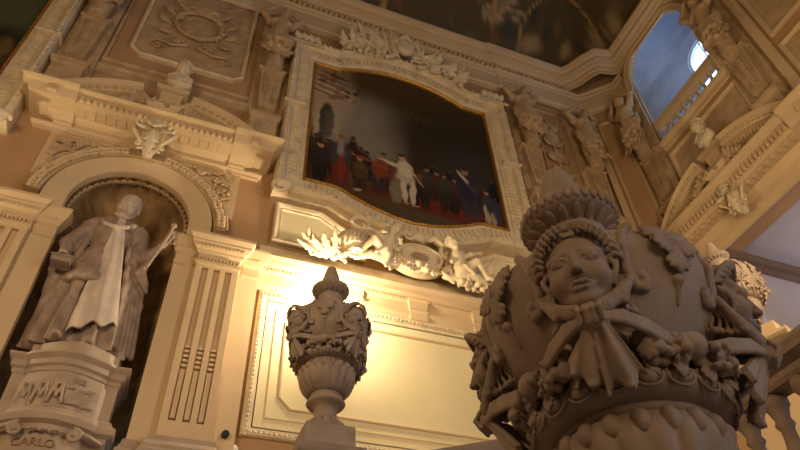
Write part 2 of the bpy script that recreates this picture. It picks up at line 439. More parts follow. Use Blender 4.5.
frame(BX, BCY, -90)      # right wall: local x runs towards the viewer, local x = 0 at y = BCY
XL, XR = -(AY - .9 - BCY), 14.0
OY0, OY1, OZ = -1.38, 4.4, 10.75          # opening of the side passage
bm = BM()
def rect(x0, x1, z0, z1, y=0): poly(bm, [(x0, y, z0), (x1, y, z0), (x1, y, z1), (x0, y, z1)])
rect(XL, OY0, FLOOR, OZ); rect(OY1, XR, FLOOR, OZ); rect(XL, XR, OZ, 15.1)
arch_wall(bm, XL, XR, 15.1, TOP, -.1, 1.30, 18.35, 15.1, .14, rz=1.2)
for x in (OY0, OY1): poly(bm, [(x, 0, FLOOR), (x, .5, FLOOR), (x, .5, OZ), (x, 0, OZ)])
poly(bm, [(OY0, 0, OZ), (OY1, 0, OZ), (OY1, .5, OZ), (OY0, .5, OZ)])
room('wall_right', bm, 'wall')
# side passage seen through the opening
bm = BM()
poly(bm, [(OY0, .0, FLOOR), (OY0, 9, FLOOR), (OY0, 9, 11.0), (OY0, .0, 11.0)])
poly(bm, [(OY0, 0.02, 11.0), (OY0, 9, 11.0), (OY1 + .5, 9, 11.0), (OY1 + .5, .02, 11.0)])
poly(bm, [(OY0, 9, FLOOR), (OY1 + .5, 9, FLOOR), (OY1 + .5, 9, 11), (OY0, 9, 11)]); poly(bm, [(OY1 + .5, .02, FLOOR), (OY1 + .5, 9, FLOOR), (OY1 + .5, 9, 11), (OY1 + .5, .02, 11)])
room('wall_passage', bm, 'grey')
bm = BM(); box(bm, OY0, OY0 + .22, .05, 9, 10.55, 10.78); box(bm, OY0, OY0 + .10, .05, 9, 10.40, 10.55)
room('trim_2', bm, 'timber')
# upper gallery behind the balustraded window, with its own window to the sky
bm = BM(); gx0, gx1, gy1, gz0, gz1 = -2.6, 3.4, 1.7, 15.0, 20.8
def q4(*p): poly(bm, p)
q4((gx0, .14, gz0), (gx0, gy1, gz0), (gx0, gy1, gz1), (gx0, .14, gz1)); q4((gx1, .14, gz0), (gx1, gy1, gz0), (gx1, gy1, gz1), (gx1, .14, gz1))
q4((gx0, .14, gz0), (gx1, .14, gz0), (gx1, gy1, gz0), (gx0, gy1, gz0))
# barrel vault over the gallery
for k in range(10):
    a0, a1 = pi * k / 10, pi * (k + 1) / 10; ym = (.14 + gy1) / 2; ry = (gy1 - .14) / 2
    q4((gx0, ym - ry * cos(a0), 19.9 + 1.1 * sin(a0)), (gx1, ym - ry * cos(a0), 19.9 + 1.1 * sin(a0)), (gx1, ym - ry * cos(a1), 19.9 + 1.1 * sin(a1)), (gx0, ym - ry * cos(a1), 19.9 + 1.1 * sin(a1)))
room('wall_gallery', bm, 'gallery')
frame(BX + gy1 * 1.0, BCY, -90)
GWX, GWR, GWZ, GWB = .25, .66, 18.7, 17.0
bm = BM(); arch_wall(bm, gx0, gx1, gz0, gz1, GWX, GWR, GWZ, GWB, .25, n=16)
room('wall_gallery_outer', bm, 'gallery')
bm = BM(); sweep(bm, [(GWX + GWR, GWB)] + arc(GWX, GWZ, GWR, 0, 180, 14) + [(GWX - GWR, GWB)], [(0, -.06), (-.06, -.06), (-.06, -.12), (0, -.12)], True)
box(bm, GWX - .02, GWX + .02, .08, .12, GWB, GWZ + .6)
win = room('window_1', bm, 'white')
g = bpy.data.materials.new('window_glass'); g.use_nodes = True; gb = g.node_tree.nodes['Principled BSDF']; gb.inputs['Transmission Weight'].default_value = 1; gb.inputs['Roughness'].default_value = 0; gb.inputs['IOR'].default_value = 1.1; M['glass'] = g
bm = BM(); poly(bm, [(GWX + GWR, .10, GWB)] + [(x, .10, z) for x, z in arc(GWX, GWZ, GWR, 0, 180, 14)] + [(GWX - GWR, .10, GWB)]); obj('pane', bm, 'glass', win)
frame(0, 0)
bm = BM(); poly(bm, [(AX0, -9, FLOOR), (BX + 9, -9, FLOOR), (BX + 9, AY + 1.3, FLOOR), (AX0, AY + 1.3, FLOOR)]); room('floor', bm, 'floor')
bm = BM(); poly(bm, [(AX0, -9, FLOOR), (AX0, AY, FLOOR), (AX0, AY, TOP), (AX0, -9, TOP)]); room('wall_left', bm, 'wall')
bm = BM(); poly(bm, [(AX0, -9, FLOOR), (BX, -9, FLOOR), (BX, -9, TOP), (AX0, -9, TOP)]); room('wall_front', bm, 'wall')

# painted vault: rises from the cornice and closes over the hall
def blobs_color(P, base, blobs, streak=0, seed=1):
    """P: Nx2 coordinates; blobs = (x, z, rx, rz, angle, rgb, soft)"""
    C = np.tile(np.array(base, float), (len(P), 1)) if np.ndim(base) == 1 else base.copy()
    for x, z, rx, rz, a, c, soft in blobs:
        a = radians(a); dx = P[:, 0] - x; dz = P[:, 1] - z
        u = (dx * cos(a) + dz * sin(a)) / rx; v = (-dx * sin(a) + dz * cos(a)) / rz
        d = np.sqrt(u * u + v * v); w = np.clip((1 + soft - d) / (2 * soft), 0, 1)[:, None]
        C = C * (1 - w) + np.array(c) * w
    return C
def grid_mesh(name, nx, nz, fpos, fcol):
    u, v = np.meshgrid(np.linspace(0, 1, nx), np.linspace(0, 1, nz), indexing='ij'); u = u.ravel(); v = v.ravel()
    P = fpos(u, v); C = fcol(u, v)
    i, j = np.meshgrid(np.arange(nx - 1), np.arange(nz - 1), indexing='ij'); a = (i * nz + j).ravel()
    F = np.stack([a, a + nz, a + nz + 1, a + 1], 1)
    me = bpy.data.meshes.new(name); me.from_pydata(P.tolist(), [], F.tolist()); me.update()
    at = me.color_attributes.new('Col', 'FLOAT_COLOR', 'POINT'); at.data.foreach_set('color', np.concatenate([C, np.ones((len(C), 1))], 1).ravel())
    me.polygons.foreach_set('use_smooth', [True] * len(me.polygons)); return me
def vault_pos(u, v):
    X = AX0 + (BX - AX0) * u; Y = -9 + (AY + 9) * v
    ex = np.minimum(X - AX0, BX - X); ey = np.minimum(Y + 9, AY - Y); e = np.minimum(ex, ey * 1.0) + .0
    Z = 20.0 + 4.6 * np.sin(np.clip(e / 6.0, 0, 1) * pi / 2) ** .75
    return np.stack([X, Y, Z], 1)
def vault_col(u, v):
    X = AX0 + (BX - AX0) * u; Y = -9 + (AY + 9) * v; P = np.stack([X, Y], 1); r = random.Random(5); b = []
    for i in range(260):
        x, y = r.uniform(-3, 12), r.uniform(2, 9.8); t = r.random()
        c = [(.22, .15, .08), (.10, .09, .06), (.30, .22, .13), (.05, .05, .04), (.16, .08, .05)][i % 5]
        b.append((x, y, r.uniform(.1, .5), r.uniform(.06, .25), r.uniform(0, 180), c, .5))
    for cx_ in (3.2, 8.2):                      # pale figures among clouds
        for i in range(24): b.append((cx_ + r.uniform(-.7, .9), 8.6 + r.uniform(-.8, .7), .16, .07, r.uniform(0, 180), (.34, .25, .17), .4))
    C = blobs_color(P, (.085, .065, .035), b)
    for cx_, rad in ((6.0, 2.0), (6.0, 2.12), (10.6, 1.6), (1.0, 2.0)):
        d = np.abs(np.hypot(X - cx_, (Y - 9.6)) - rad); w = np.clip(1.5 - d / .035, 0, 1)[:, None]; C = C * (1 - w) + np.array((.32, .23, .09)) * w
    return np.clip(C * 1.7, 0, 1)
struct(link('ceiling', grid_mesh('ceiling', 200, 200, vault_pos, vault_col), 'fresco'))

# ------------------------------------------------------------------ main cornice under the vault
frame(0, 0)
path = [(AX0, AY), (8.1, AY), (8.1, AY - .05), (10.75, AY - .05), (11.1, 9.55), (11.35, 9.05), (11.5, 8.85), (11.95, 8.75), (BX, 8.6), (BX, -9)]
bm = BM()
prof = [(0, 19.25), (.05, 19.25), (.05, 19.42), (.10, 19.44), (.10, 19.58), (.18, 19.62), (.20, 19.68), (.33, 19.70), (.35, 19.82), (.42, 19.86), (.50, 19.97), (.50, 20.05), (-.3, 20.15)]
sweep(bm, path, prof, plane='xy', caps=False); room('trim_3', bm, 'ivory')
bm = BM(); sweep(bm, path[:4] + [(11.3, 9.95), (12.15, 9.1), (12.2, 9.05), (12.2, 8.6)], [(0, 18.05), (.06, 18.05), (.06, 18.18), (.12, 18.22), (.12, 18.34), (.03, 18.42), (.03, 19.0), (.07, 19.04), (.07, 19.12), (.14, 19.2), (.05, 19.26)], plane='xy', caps=False)
bmd = bm
for k in range(int((11 - AX0) / .17)):
    x = AX0 + .17 * k; box(bmd, x, x + .09, AY - .22, AY - .04, 19.26, 19.40)
room('trim_4', bm, 'ivory')

# ------------------------------------------------------------------ string course (dado entablature) with piers
def entab(bm, x0, x1, zt=8.72, dent=True, s=1.0, base=0.0):
    pr = [(.02, zt - .72), (.07, zt - .72), (.07, zt - .62), (.10, zt - .60), (.10, zt - .50), (.05, zt - .47), (.05, zt - .27), (.09, zt - .25), (.16, zt - .17), (.24, zt - .15), (.26, zt - .07), (.31, zt), (.1, zt + .02)]
    pr = [(d * s, z) for d, z in pr]; course(bm, x0, x1, pr, base=base)
    if dent: dentils(bm, x0, x1, .05 * s + base, .15 * s + base, zt - .24, zt - .16, .075)
frame(PAINT, AY)
t = T('string_course', 'ivory moulded string course with dentils running under the large painting', 'moulding', (0, 0, 8.0))
bm = BM(); entab(bm, -3.2, 3.2); part('moulding', bm, 'ivory', t)
for x in (-1.35, .05, 1.5):
    bm = BM(); course(bm, x - .13, x + .13, [(.0, 8.02), (.06, 8.02), (.06, 8.20), (.09, 8.24), (.06, 8.28), (.08, 8.46), (.12, 8.5), (.02, 8.5)], base=.05)
    part('bracket', bm, 'ivory', t)

def pier(cx, label, grp='fluted piers flanking the statue niche'):
    t = T('fluted_pier', label, 'pilaster', (cx, 0, FLOOR), grp)
    bm = BM(); box(bm, cx - .78, cx + .78, -.16, 0, 4.6, 8.55); box(bm, cx - .86, cx + .86, -.22, 0, FLOOR, 4.6); part('backing', bm, 'ivory', t)
    bm = BM(); w = .385; z0, z1 = 4.78, 8.16      # shaft with three sunk flutes, the lower third filled
    xs = [cx - w, cx - .27, cx - .155, cx - .0575, cx + .0575, cx + .155, cx + .27, cx + w]
    for i in range(7):
        if i % 2 == 0: box(bm, xs[i], xs[i + 1], -.30, -.15, z0, z1)
        else:
            a, b = xs[i], xs[i + 1]; box(bm, a, b, -.30, -.15, z0, z0 + .25); box(bm, a, b, -.30, -.15, z1 - .08, z1); box(bm, a, b, -.22, -.15, z0 + .25, z1 - .08)
            box(bm, a + .02, b - .02, -.285, -.2, z0 + .3, z0 + 1.15)
            for k in range(5): box(bm, a + .02, b - .02, -.295, -.2, z0 + 1.2 + k * .09, z0 + 1.25 + k * .09)
    part('shaft', bm, 'ivory', t)
    bm = BM()                                      # capital
    course(bm, cx - w, cx + w, [(.0, 8.14), (.03, 8.16), (.03, 8.22), (.0, 8.24), (.0, 8.38), (.05, 8.42), (.05, 8.46), (.10, 8.50), (.16, 8.58), (.16, 8.62), (.22, 8.70), (.22, 8.76), (.0, 8.8)], base=.306)
    dentils(bm, cx - w, cx + w, .3, .36, 8.25, 8.31, .06); dentils(bm, cx - w - .05, cx + w + .05, .38, .45, 8.5, 8.58, .07)
    for sx in (-1, 1):
        x0, x1 = sorted((cx + sx * .47, cx + sx * .76)); course(bm, x0, x1, [(.0, 8.14), (.03, 8.16), (.03, 8.22), (.0, 8.24), (.0, 8.38), (.05, 8.42), (.09, 8.50), (.13, 8.60), (.17, 8.70), (.17, 8.76), (.0, 8.8)], base=.168)
        dentils(bm, x0, x1, .18, .28, 8.5, 8.58, .07)
    part('capital', bm, 'ivory', t)
    bm = BM(); course(bm, cx - .5, cx + .5, [(.02, FLOOR), (.02, 4.4), (.10, 4.45), (.10, 4.52), (.05, 4.56), (.05, 4.62), (.0, 4.7), (.0, 4.78), (-.1, 4.78)], base=.30)
    for sx in (-1, 1):
        x0, x1 = sorted((cx + sx * .6, cx + sx * .82)); course(bm, x0, x1, [(.02, 4.0), (.02, 4.4), (.08, 4.45), (.08, 4.52), (.03, 4.56), (.0, 4.7), (-.1, 4.7)], base=.208)
    part('base', bm, 'ped', t)
frame(NICHE, AY)
pier(1.80, 'ivory fluted pier at the right of the statue niche, next to the wall panel')
pier(-1.80, 'ivory fluted pier at the left edge of the view, left of the statue niche')
frame(PAINT, AY)
pier(4.05, 'ivory fluted pier right of the wide wall panel, behind the big dark urn', 'fluted pier at the far side of the wall panel')
bm = BM(); course(bm, 4.95, 6.6, [(0, 8.0), (.07, 8.02), (.1, 8.2), (.05, 8.25), (.05, 8.45), (.2, 8.6), (.3, 8.72), (0, 8.74)], ml=0, mr=0); room('trim_13', bm, 'ivory')
frame(NICHE, AY)
bm = BM(); course(bm, -4.0 - 3.2, -2.66, [(0, 8.0), (.07, 8.02), (.1, 8.2), (.05, 8.25), (.05, 8.45), (.2, 8.6), (.3, 8.72), (0, 8.74)]); room('trim_5', bm, 'ivory')

# archivolt of the niche, spandrels
t = T('niche_archivolt', 'moulded round arch with a garland band over the statue niche', 'arch', (0, 0, 8.8))
bm = BM(); sweep(bm, [(1.1, 8.82)] + arc(0, 9.15, 1.10, 0, 180, 48) + [(-1.1, 8.82)], [(0, 0), (0, .14), (.02, .17), (.34, .15), (.36, .18), (.42, .19), (.44, .17), (.44, .0)])
part('archivolt', bm, 'ivory', t, True)
bm = BM()
for k in range(26):                                # scalloped lip of the shell
    a0, a1 = pi * k / 26, pi * (k + 1) / 26; am = (a0 + a1) / 2; ctr = Vector((1.06 * cos(am), 9.15 + 1.06 * sin(am)))
    pts = []
    for j in range(7):
        b = pi * j / 6; rr = 1.055 + .045 * sin(b); a = a0 + (a1 - a0) * j / 6; pts.append((rr * cos(a), 9.15 + rr * sin(a)))
    sweep(bm, pts, [(0, -.14), (0, -.08), (-.035, -.08), (-.035, -.14)])
part('scalloped_lip', bm, 'stuccod', t)
bm = BM(); P0 = arc(0, 9.05, 1.72, 4, 176, 60); sweep(bm, P0, [(-.14, 0), (-.14, .22), (-.11, .25), (-.08, .20), (.08, .20), (.11, .25), (.14, .22), (.14, 0)])
part('band', bm, 'stuccod', t)
c = Clay((-2.1, -.36, 8.9), (2.1, -.1, 11.1), .022); r = random.Random(4)
for p, tt in along(arc(0, 9.05, 1.72, 5, 78, 40), .085) + along(arc(0, 9.05, 1.72, 102, 175, 40), .085):
    nrm = Vector((tt.y, -tt.x))
    for o in (-.05, .05):
        q = p + nrm * o; c.ell((q.x + r.uniform(-.015, .015), -.23, q.y), (.048, .045, .048), k=.012)
    c.cap((p.x - nrm.x * .08, -.20, p.y - nrm.y * .08), (p.x + nrm.x * .08 + tt.x * .05, -.25, p.y + nrm.y * .08 + tt.y * .05), .022, .012, .01)
part('laurel_garland', c.mesh('laurel'), 'ivory', t)
for sx, nm in ((-1, 'left'), (1, 'right')):
    pts = []
    A = [(sx * (1.92 * cos(radians(a))), 9.05 + 1.92 * sin(radians(a))) for a in range(20, 75, 6)]
    poly_pts = A + [(sx * .62, 11.0), (sx * 1.9, 11.0), (sx * 1.9, A[0][1])]
    if sx > 0: poly_pts = poly_pts
    cxm = sum(p[0] for p in poly_pts) / len(poly_pts); czm = sum(p[1] for p in poly_pts) / len(poly_pts)
    inn = [(cxm + (p[0] - cxm) * .82, czm + (p[1] - czm) * .82) for p in poly_pts]
    t = T('spandrel_panel', f'carved spandrel of stucco leaves at the {nm} of the niche arch', 'relief', (cxm, 0, 10.0), 'leafy spandrels of the niche arch')
    bm = BM(); plate(bm, poly_pts, 0, .05); part('surround', bm, 'ivory', t)
    c = Clay((min(p[0] for p in inn), -.2, min(p[1] for p in inn)), (max(p[0] for p in inn), -.0, max(p[1] for p in inn)), .022); r = random.Random(9)
    for i in range(140):
        x = r.uniform(-.6, .6) + cxm; z = r.uniform(-.6, .5) + czm
        if math.hypot(x, z - 9.05) < 2.02 or abs(x) > 1.82 or z > 10.93 or abs(x) < .75: continue
        a = r.uniform(0, 6.28); leaf(c, (x, -.06, z), (x + .14 * cos(a), -.12, z + .14 * sin(a)), .06, k=.01); c.ell((x, -.10, z), .04, k=.01)
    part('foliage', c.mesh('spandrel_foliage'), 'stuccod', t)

# ------------------------------------------------------------------ segmental pediment on its entablature (niche bay, and again on the right wall)
def pediment(label, zb, zt, hw=1.54, grp='segmental pediments', R=3.4, rise=.98):
    t = T('pediment', label, 'pediment', (0, 0, zb), grp)
    bm = BM()
    h = zt - zb
    pr = [(.05, zb), (.10, zb + .02), (.10, zb + h * .18), (.22, zb + h * .30), (.26, zb + h * .36), (.60, zb + h * .38), (.62, zb + h * .46), (.68, zb + h * .80), (.76, zb + h * .84), (.80, zb + h * .94), (.80, zb + h), (.1, zt + .03)]
    course(bm, -hw, hw, pr)
    n = int(2 * hw / .125)                         # little square ornaments along the front, coffers under it
    for k in range(int((2 * hw + 1.1) / .125)):
        x = -hw - .5 + .125 * (k + .5); box(bm, x - .04, x + .04, -.70, -.60, zb + h * .50, zb + h * .76); box(bm, x - .018, x + .018, -.72, -.60, zb + h * .56, zb + h * .70)
    for k in range(int(2 * hw / .2)): x = -hw + .2 * (k + .5); box(bm, x - .06, x + .06, -.52, -.30, zb + h * .33, zb + h * .38)
    for sx in (-1, 1):         # end blocks standing further out
        x0, x1 = sorted((sx * (hw + .30), sx * (hw + .04))); course(bm, x0, x1, pr, base=.09, ml=int(sx < 0), mr=int(sx > 0))
        box(bm, sx * (hw + .5) - .09, sx * (hw + .5) + .09, -.80, -.60, zb + h * .5, zb + h * .76)
    part('entablature', bm, 'ivory', t)
    bm = BM()
    cz = zt + rise - R; a = math.degrees(math.acos((hw + .45) / R)); a = math.degrees(math.asin((zt + .0 - cz) / R))
    path = arc(0, cz, R, a, 180 - a, 40); path = [p for p in path]
    for seg in ([p for p in path if p[0] > .42], [p for p in path if p[0] < -.42]):
        sweep(bm, seg, [(-.46, 0), (-.46, .08), (-.40, .12), (-.40, .24), (-.26, .34), (-.24, .50), (-.06, .56), (0, .64), (0, .0)])
        studs(bm, seg, -.33, .115, .07, .12, .22, .38); studs(bm, seg, -.15, .17, .10, .11, .50, .58)
    part('curved_cornice', bm, 'ivory', t)
    c = Clay((-1.9, -.5, zt - .02), (1.9, 0, zt + .7), .026); r = random.Random(12)      # fruit and leaves heaped in the tympanum
    for i in range(70):
        x = r.uniform(-1.7, 1.7); z = zt + .06 + r.uniform(0, .34) * (1 - abs(x) / 2.2); c.ell((x, -.2 - r.uniform(0, .2), z), r.uniform(.05, .10), k=.02)
        if i % 2: leaf(c, (x, -.2, z), (x + r.uniform(-.25, .25), -.38, z + r.uniform(-.05, .22)), .06, k=.012)
    part('fruit_relief', c.mesh('tympanum_fruit'), 'stucco', t)
    return t
frame(NICHE, AY)
pediment('broken curved pediment with dentils above the statue niche', 11.12, 11.62)
# architrave under the pediment
bm = BM(); course(bm, -2.2, 2.2, [(.02, 11.0), (.08, 11.0), (.08, 11.05), (.14, 11.09), (.14, 11.13), (.02, 11.14)]); room('trim_6', bm, 'ivory')
frame(BX, BCY, -90)
pediment('broken curved pediment high on the right wall under the window', 10.95, 11.85, 2.0, R=3.3, rise=1.15)
bm = BM(); course(bm, -2.3, 4.9, [(.0, 10.70), (.06, 10.70), (.06, 10.82), (.13, 10.86), (.13, 10.95), (.05, 10.98)]); room('trim_7', bm, 'ivory')

# keystone cartouche, pedestal block and bust
def keystone_mesh():
    c = Clay((-.45, -.62, -.75), (.45, .06, .45), .018)
    c.ell((0, -.12, -.05), (.22, .2, .42), k=.05); c.cap((0, -.2, .3), (0, -.1, -.5), .16, .10, .05)
    for s in (-1, 1):
        volute(c, s * .27, .2, .15, -.25, 1.5, pi / 2, s); volute(c, s * .2, -.38, .11, -.2, 1.3, -pi / 2, -s)
        c.line([(s * .38, -.2, .1), (s * .34, -.28, -.1), (s * .18, -.24, -.32)], .055, .03, .02)
        leaf(c, (s * .08, -.3, .05), (s * .3, -.45, -.12), .09)
    leaf(c, (0, -.25, .3), (0, -.45, -.15), .15, (0, -.12, 0)); leaf(c, (0, -.3, -.1), (0, -.2, -.62), .12, (0, -.1, 0))
    c.ell((0, -.42, .12), (.09, .08, .12), k=.03)
    return c.mesh('keystone')
KEY = keystone_mesh()
def bust_mesh():
    c = Clay((-.5, -.42, -.15), (.5, .42, 1.15), .02)
    c.ell((0, 0, .22), (.30, .18, .2), k=.05); c.cap((0, 0, .05), (0, 0, -.1), .14, .12, .05); c.ell((0, -.02, .42), (.17, .14, .12), k=.08)
    P = Pose(c, (0, 0, .52), .52, rotm(radians(8), 0)); sculpt_head(P); curls(P, 46, 2)
    for s in (-1, 1): c.line([(s * .1, -.1, .45), (s * .25, -.12, .3), (s * .1, -.2, .12)], .05, .04, .02)
    return c.mesh('bust')
BUST = bust_mesh()
def shell_crest():
    c = Clay((-.95, -.6, -.35), (.95, .1, .5), .022)
    for sg in (-1, 1):
        volute(c, sg * .42, .05, .15, -.25, 1.4, 0, sg)
        for i in range(5): leaf(c, (sg * (.3 + .08 * i), -.2, .0 - .03 * i), (sg * (.5 + .10 * i), -.38, .18 - .10 * i), .09, k=.012)
        berries(c, (sg * .6, -.25, -.12), (.26, .08, .09), 14, .06, 5 + sg)
    berries(c, (0, -.36, -.08), (.35, .06, .06), 12, .05, 5)
    return c.mesh('leaf_swag')
SHELL = shell_crest()
def key_group(place, ztop, m2='stucco'):
    r = frz()
    def put(name, me, mt, x, d, z, label, cat, grp, sc=1.0):
        o = link(name, me, mt, None, FR @ Vector((x, -d, z)), r); o.scale = (sc,) * 3; return tag(o, label, cat, grp)
    put('keystone', KEY, 'stucco', 0, .3, ztop - .55, f'scrolled leaf keystone in the middle of the {place} entablature', 'keystone', 'leafy keystones', 1.05)
    bm = BM(); course(bm, -.28, .28, [(.0, ztop - .02), (.0, ztop + .18), (.06, ztop + .22), (.1, ztop + .3), (.0, ztop + .32)], base=.62)
    single('bust_pedestal', bm, 'ivory', f'small plain block breaking through the middle of the {place} pediment', 'pedestal', (0, 0, ztop), 'blocks in the broken pediments')
    t = T('bust_plinth', f'waisted upper plinth behind the middle block of the {place} pediment', 'plinth', (.08, -.3, ztop + .35), 'upper plinths in the broken pediments')
    bm = BM(); z0 = ztop + .35
    for a, b, za, zb_ in ((.34, .34, 0, .12), (.20, .24, .12, .55), (.33, .36, .55, .66), (.30, .30, .66, .74)):
        v = [bm.verts.new((.08 + sx * w_, -.34 + sy * w_ * .9, z0 + zz)) for w_, zz in ((a, za), (b, zb_)) for sx, sy in ((-1, -1), (1, -1), (1, 1), (-1, 1))]
        for f in ((0, 3, 2, 1), (4, 5, 6, 7), (0, 1, 5, 4), (1, 2, 6, 5), (2, 3, 7, 6), (3, 0, 4, 7)): bm.faces.new([v[q] for q in f])
    part('block', bm, 'ivory' if m2 == 'stucco' else 'stuccod', t)
    link_ = link('leaf_swag', SHELL, 'stuccod', t, Vector((.0, -.30, ztop + .40)) - BASE[t.name])
    put('stone_bust', BUST, m2, .14, .52, ztop + 1.18, f'small pale bust standing on top of the {place} pediment', 'bust', 'busts on the pediments', .95)
frame(NICHE, AY); key_group('niche', 11.65)
frame(BX, BCY, -90); key_group('right wall', 11.9, 'stuccod')

# ------------------------------------------------------------------ stucco panel above the niche
frame(NICHE, AY)
t = T('stucco_panel', 'cut-cornered stucco panel with an oval wreath above the niche pediment', 'relief', (.1, 0, 14.4))
oc = [(-1.28, 14.62), (-1.02, 14.36), (1.28, 14.36), (1.50, 14.58), (1.50, 18.2), (1.25, 18.45), (-1.05, 18.45), (-1.28, 18.2)]
bm = BM(); sweep(bm, oc, [(0, 0), (0, .10), (-.05, .13), (-.10, .10), (-.10, .04)], True); part('border', bm, 'stucco', t)
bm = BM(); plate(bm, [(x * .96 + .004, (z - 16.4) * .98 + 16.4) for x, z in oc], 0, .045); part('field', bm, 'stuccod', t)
c = Clay((-1.2, -.30, 14.6), (1.45, -.0, 18.3), .024); ox, oz = .1, 16.3; r = random.Random(3)
for p, tt in along(arc(ox, oz, .60, 0, 360, 40, .62), .09, True):
    c.cap((p.x, -.12, p.y), (p.x + tt.x * .09, -.17, p.y + tt.y * .09), .06, .04, .01); c.ell((p.x * 1.0 + r.uniform(-.11, .11), -.15, p.y + r.uniform(-.09, .09)), .045, k=.015)
c.line([(x, -.07, z) for x, z in arc(ox, oz, .44, 0, 360, 36, .46)], .028, .028, .01)
for s in (-1, 1):
    for j, (a, b) in enumerate([((.3, .62), (.75, .9)), ((.68, .3), (.95, .55)), ((.7, -.2), (1.0, -.05)), ((.55, -.55), (.9, -.75)), ((.2, -.7), (.5, -1.1))]):
        leaf(c, (ox + s * a[0], -.07, oz + a[1]), (ox + s * b[0], -.17, oz + b[1]), .12, k=.01)
    volute(c, ox + s * .35, oz + .86, .16, -.08, 1.4, 0, s); c.line([(ox + s * .1, -.08, oz - .95), (ox + s * .5, -.12, oz - 1.2), (ox + s * .9, -.1, oz - 1.1), (ox + s * 1.0, -.1, oz - 1.3)], .05, .03, .01); volute(c, ox + s * .8, oz - 1.35, .14, -.08)
    leaf(c, (ox + s * .5, -.07, 17.6), (ox + s * 1.0, -.08, 17.9), .1)
for i in range(7):
    a = radians(-60 + 20 * i); c.cap((ox, -.08, oz + .72), (ox + .33 * sin(a), -.13, oz + .72 + .33 * cos(a)), .05, .06, .015)
part('wreath', c.mesh('wreath'), 'stuccod', t)
# raised frame of wall strips round the panel
bm = BM(); sweep(bm, [(-1.62, 13.9), (1.85, 13.9), (1.85, 18.05), (-1.62, 18.05)], [(0, 0), (0, .08), (.05, .10), (.10, .05), (.10, 0)], True); room('trim_8', bm, 'stuccod')
bm = BM(); course(bm, -2.0, 2.0, [(0, 13.3), (.06, 13.3), (.06, 13.5), (.12, 13.56), (.02, 13.6)]); room('trim_9', bm, 'stuccod')

# ------------------------------------------------------------------ the large painting and its stucco frame
def frame_path(n=14):
    """inner edge of the picture opening, counter-clockwise, x relative to the bay middle"""
    p = [(-2.62, 11.22), (-1.9, 11.22), (-1.7, 11.16), (-1.45, 11.02), (-1.0, 10.84), (-.5, 10.70), (0, 10.64), (.5, 10.70), (1.0, 10.84), (1.45, 11.02), (1.7, 11.16), (1.9, 11.22), (2.62, 11.22), (2.62, 16.15), (1.9, 16.15)]
    R = (1.9 ** 2 + .55 ** 2) / (2 * .55); a = math.degrees(math.asin(1.9 / R)); p += arc(0, 16.7 - R, R, 90 - a, 90 + a, 16)[1:-1]
    return p + [(-1.9, 16.15), (-2.62, 16.15)]
FP = frame_path()
FPROF = [(0, .0), (0, .20), (.03, .22), (.10, .22), (.12, .27), (.42, .30), (.46, .40), (.54, .46), (.60, .44), (.64, .36), (.64, .0)]
def picture_frame(bayx, label, full=True):
    frame(bayx, AY); t = T('picture_frame', label, 'frame', (0, 0, 10), 'stucco picture frames')
    bm = BM(); sweep(bm, FP, FPROF, True); studs(bm, FP, .27, .13, .06, .22, .28, .335, True); studs(bm, FP, .57, .16, .10, .06, .44, .49, True); part('moulding', bm, 'stucco', t)
    bm = BM(); sweep(bm, FP, [(0.01, .12), (-.01, .23), (-.045, .25), (-.07, .20), (-.075, .12)], True); studs(bm, FP, -.03, .075, .045, .03, .23, .26, True); part('gilded_fillet', bm, 'gold', t)
    for sx in (-1, 1):
        for z in (13.75,):
            bm = BM(); x0, x1 = sorted((sx * 2.80, sx * 3.28)); course(bm, x0, x1, [(.0, z - .06), (.03, z - .04), (.03, z), (.02, z + .03), (0, z + .04)], base=.46); part('clasp', bm, 'stucco', t)
        c = Clay((sx * 3.15 - .35, -.75, 10.2), (sx * 3.15 + .35, 0, 10.85), .03)
        volute(c, sx * 3.18, 10.52, .18, -.5, 1.4, 0, sx); c.ell((sx * 3.1, -.5, 10.6), (.22, .12, .1), k=.03)
        part('corner_scroll', c.mesh('corner_scroll'), 'stucco', t)
        c = Clay((sx * 2.9 - .5, -.6, 16.3), (sx * 2.9 + .5, 0, 17.2), .03)
        for i in range(9): leaf(c, (sx * (3.2 - i * .09), -.4, 16.75), (sx * (3.35 - i * .1), -.5, 17.02 if i % 2 else 16.5), .09)
        part('corner_leaves', c.mesh('corner_leaves'), 'stucco', t)
    return t
fr0 = picture_frame(PAINT, 'large white stucco frame with gilded inner edge around the dark court scene')
picture_frame(2 * NICHE - PAINT, 'stucco frame at the upper left edge of the view, round a greenish painting')
# picture: a court in a dark hall, told in patches of oil paint
def figure(b, x, z, h, coat, skin=(.45, .28, .18), legs=None, lean=0, arm=None, w=1.0, hat=None):
    legs = legs or tuple(q * .5 for q in coat); w *= h
    b.append((x - .06 * h, z + .24 * h, .055 * w, .25 * h, 4, legs, .25)); b.append((x + .07 * h, z + .24 * h, .055 * w, .25 * h, -5, legs, .25))
    b.append((x + lean * .3 * h, z + .62 * h, .13 * w, .24 * h, -lean * 30, coat, .25)); b.append((x + lean * .3 * h, z + .48 * h, .15 * w, .10 * h, 0, tuple(q * .8 for q in coat), .3))
    b.append((x + lean * .55 * h, z + .91 * h, .055 * h, .075 * h, 0, skin, .2))
    b.append((x + lean * .55 * h, z + .965 * h, .06 * h, .035 * h, 0, hat or (.05, .03, .02), .3))
    if arm: b.append((x + arm * .22 * h, z + .72 * h, .17 * h, .035 * h, arm * 14, coat, .3)); b.append((x + arm * .40 * h, z + .76 * h, .035 * h, .03 * h, 0, skin, .3))
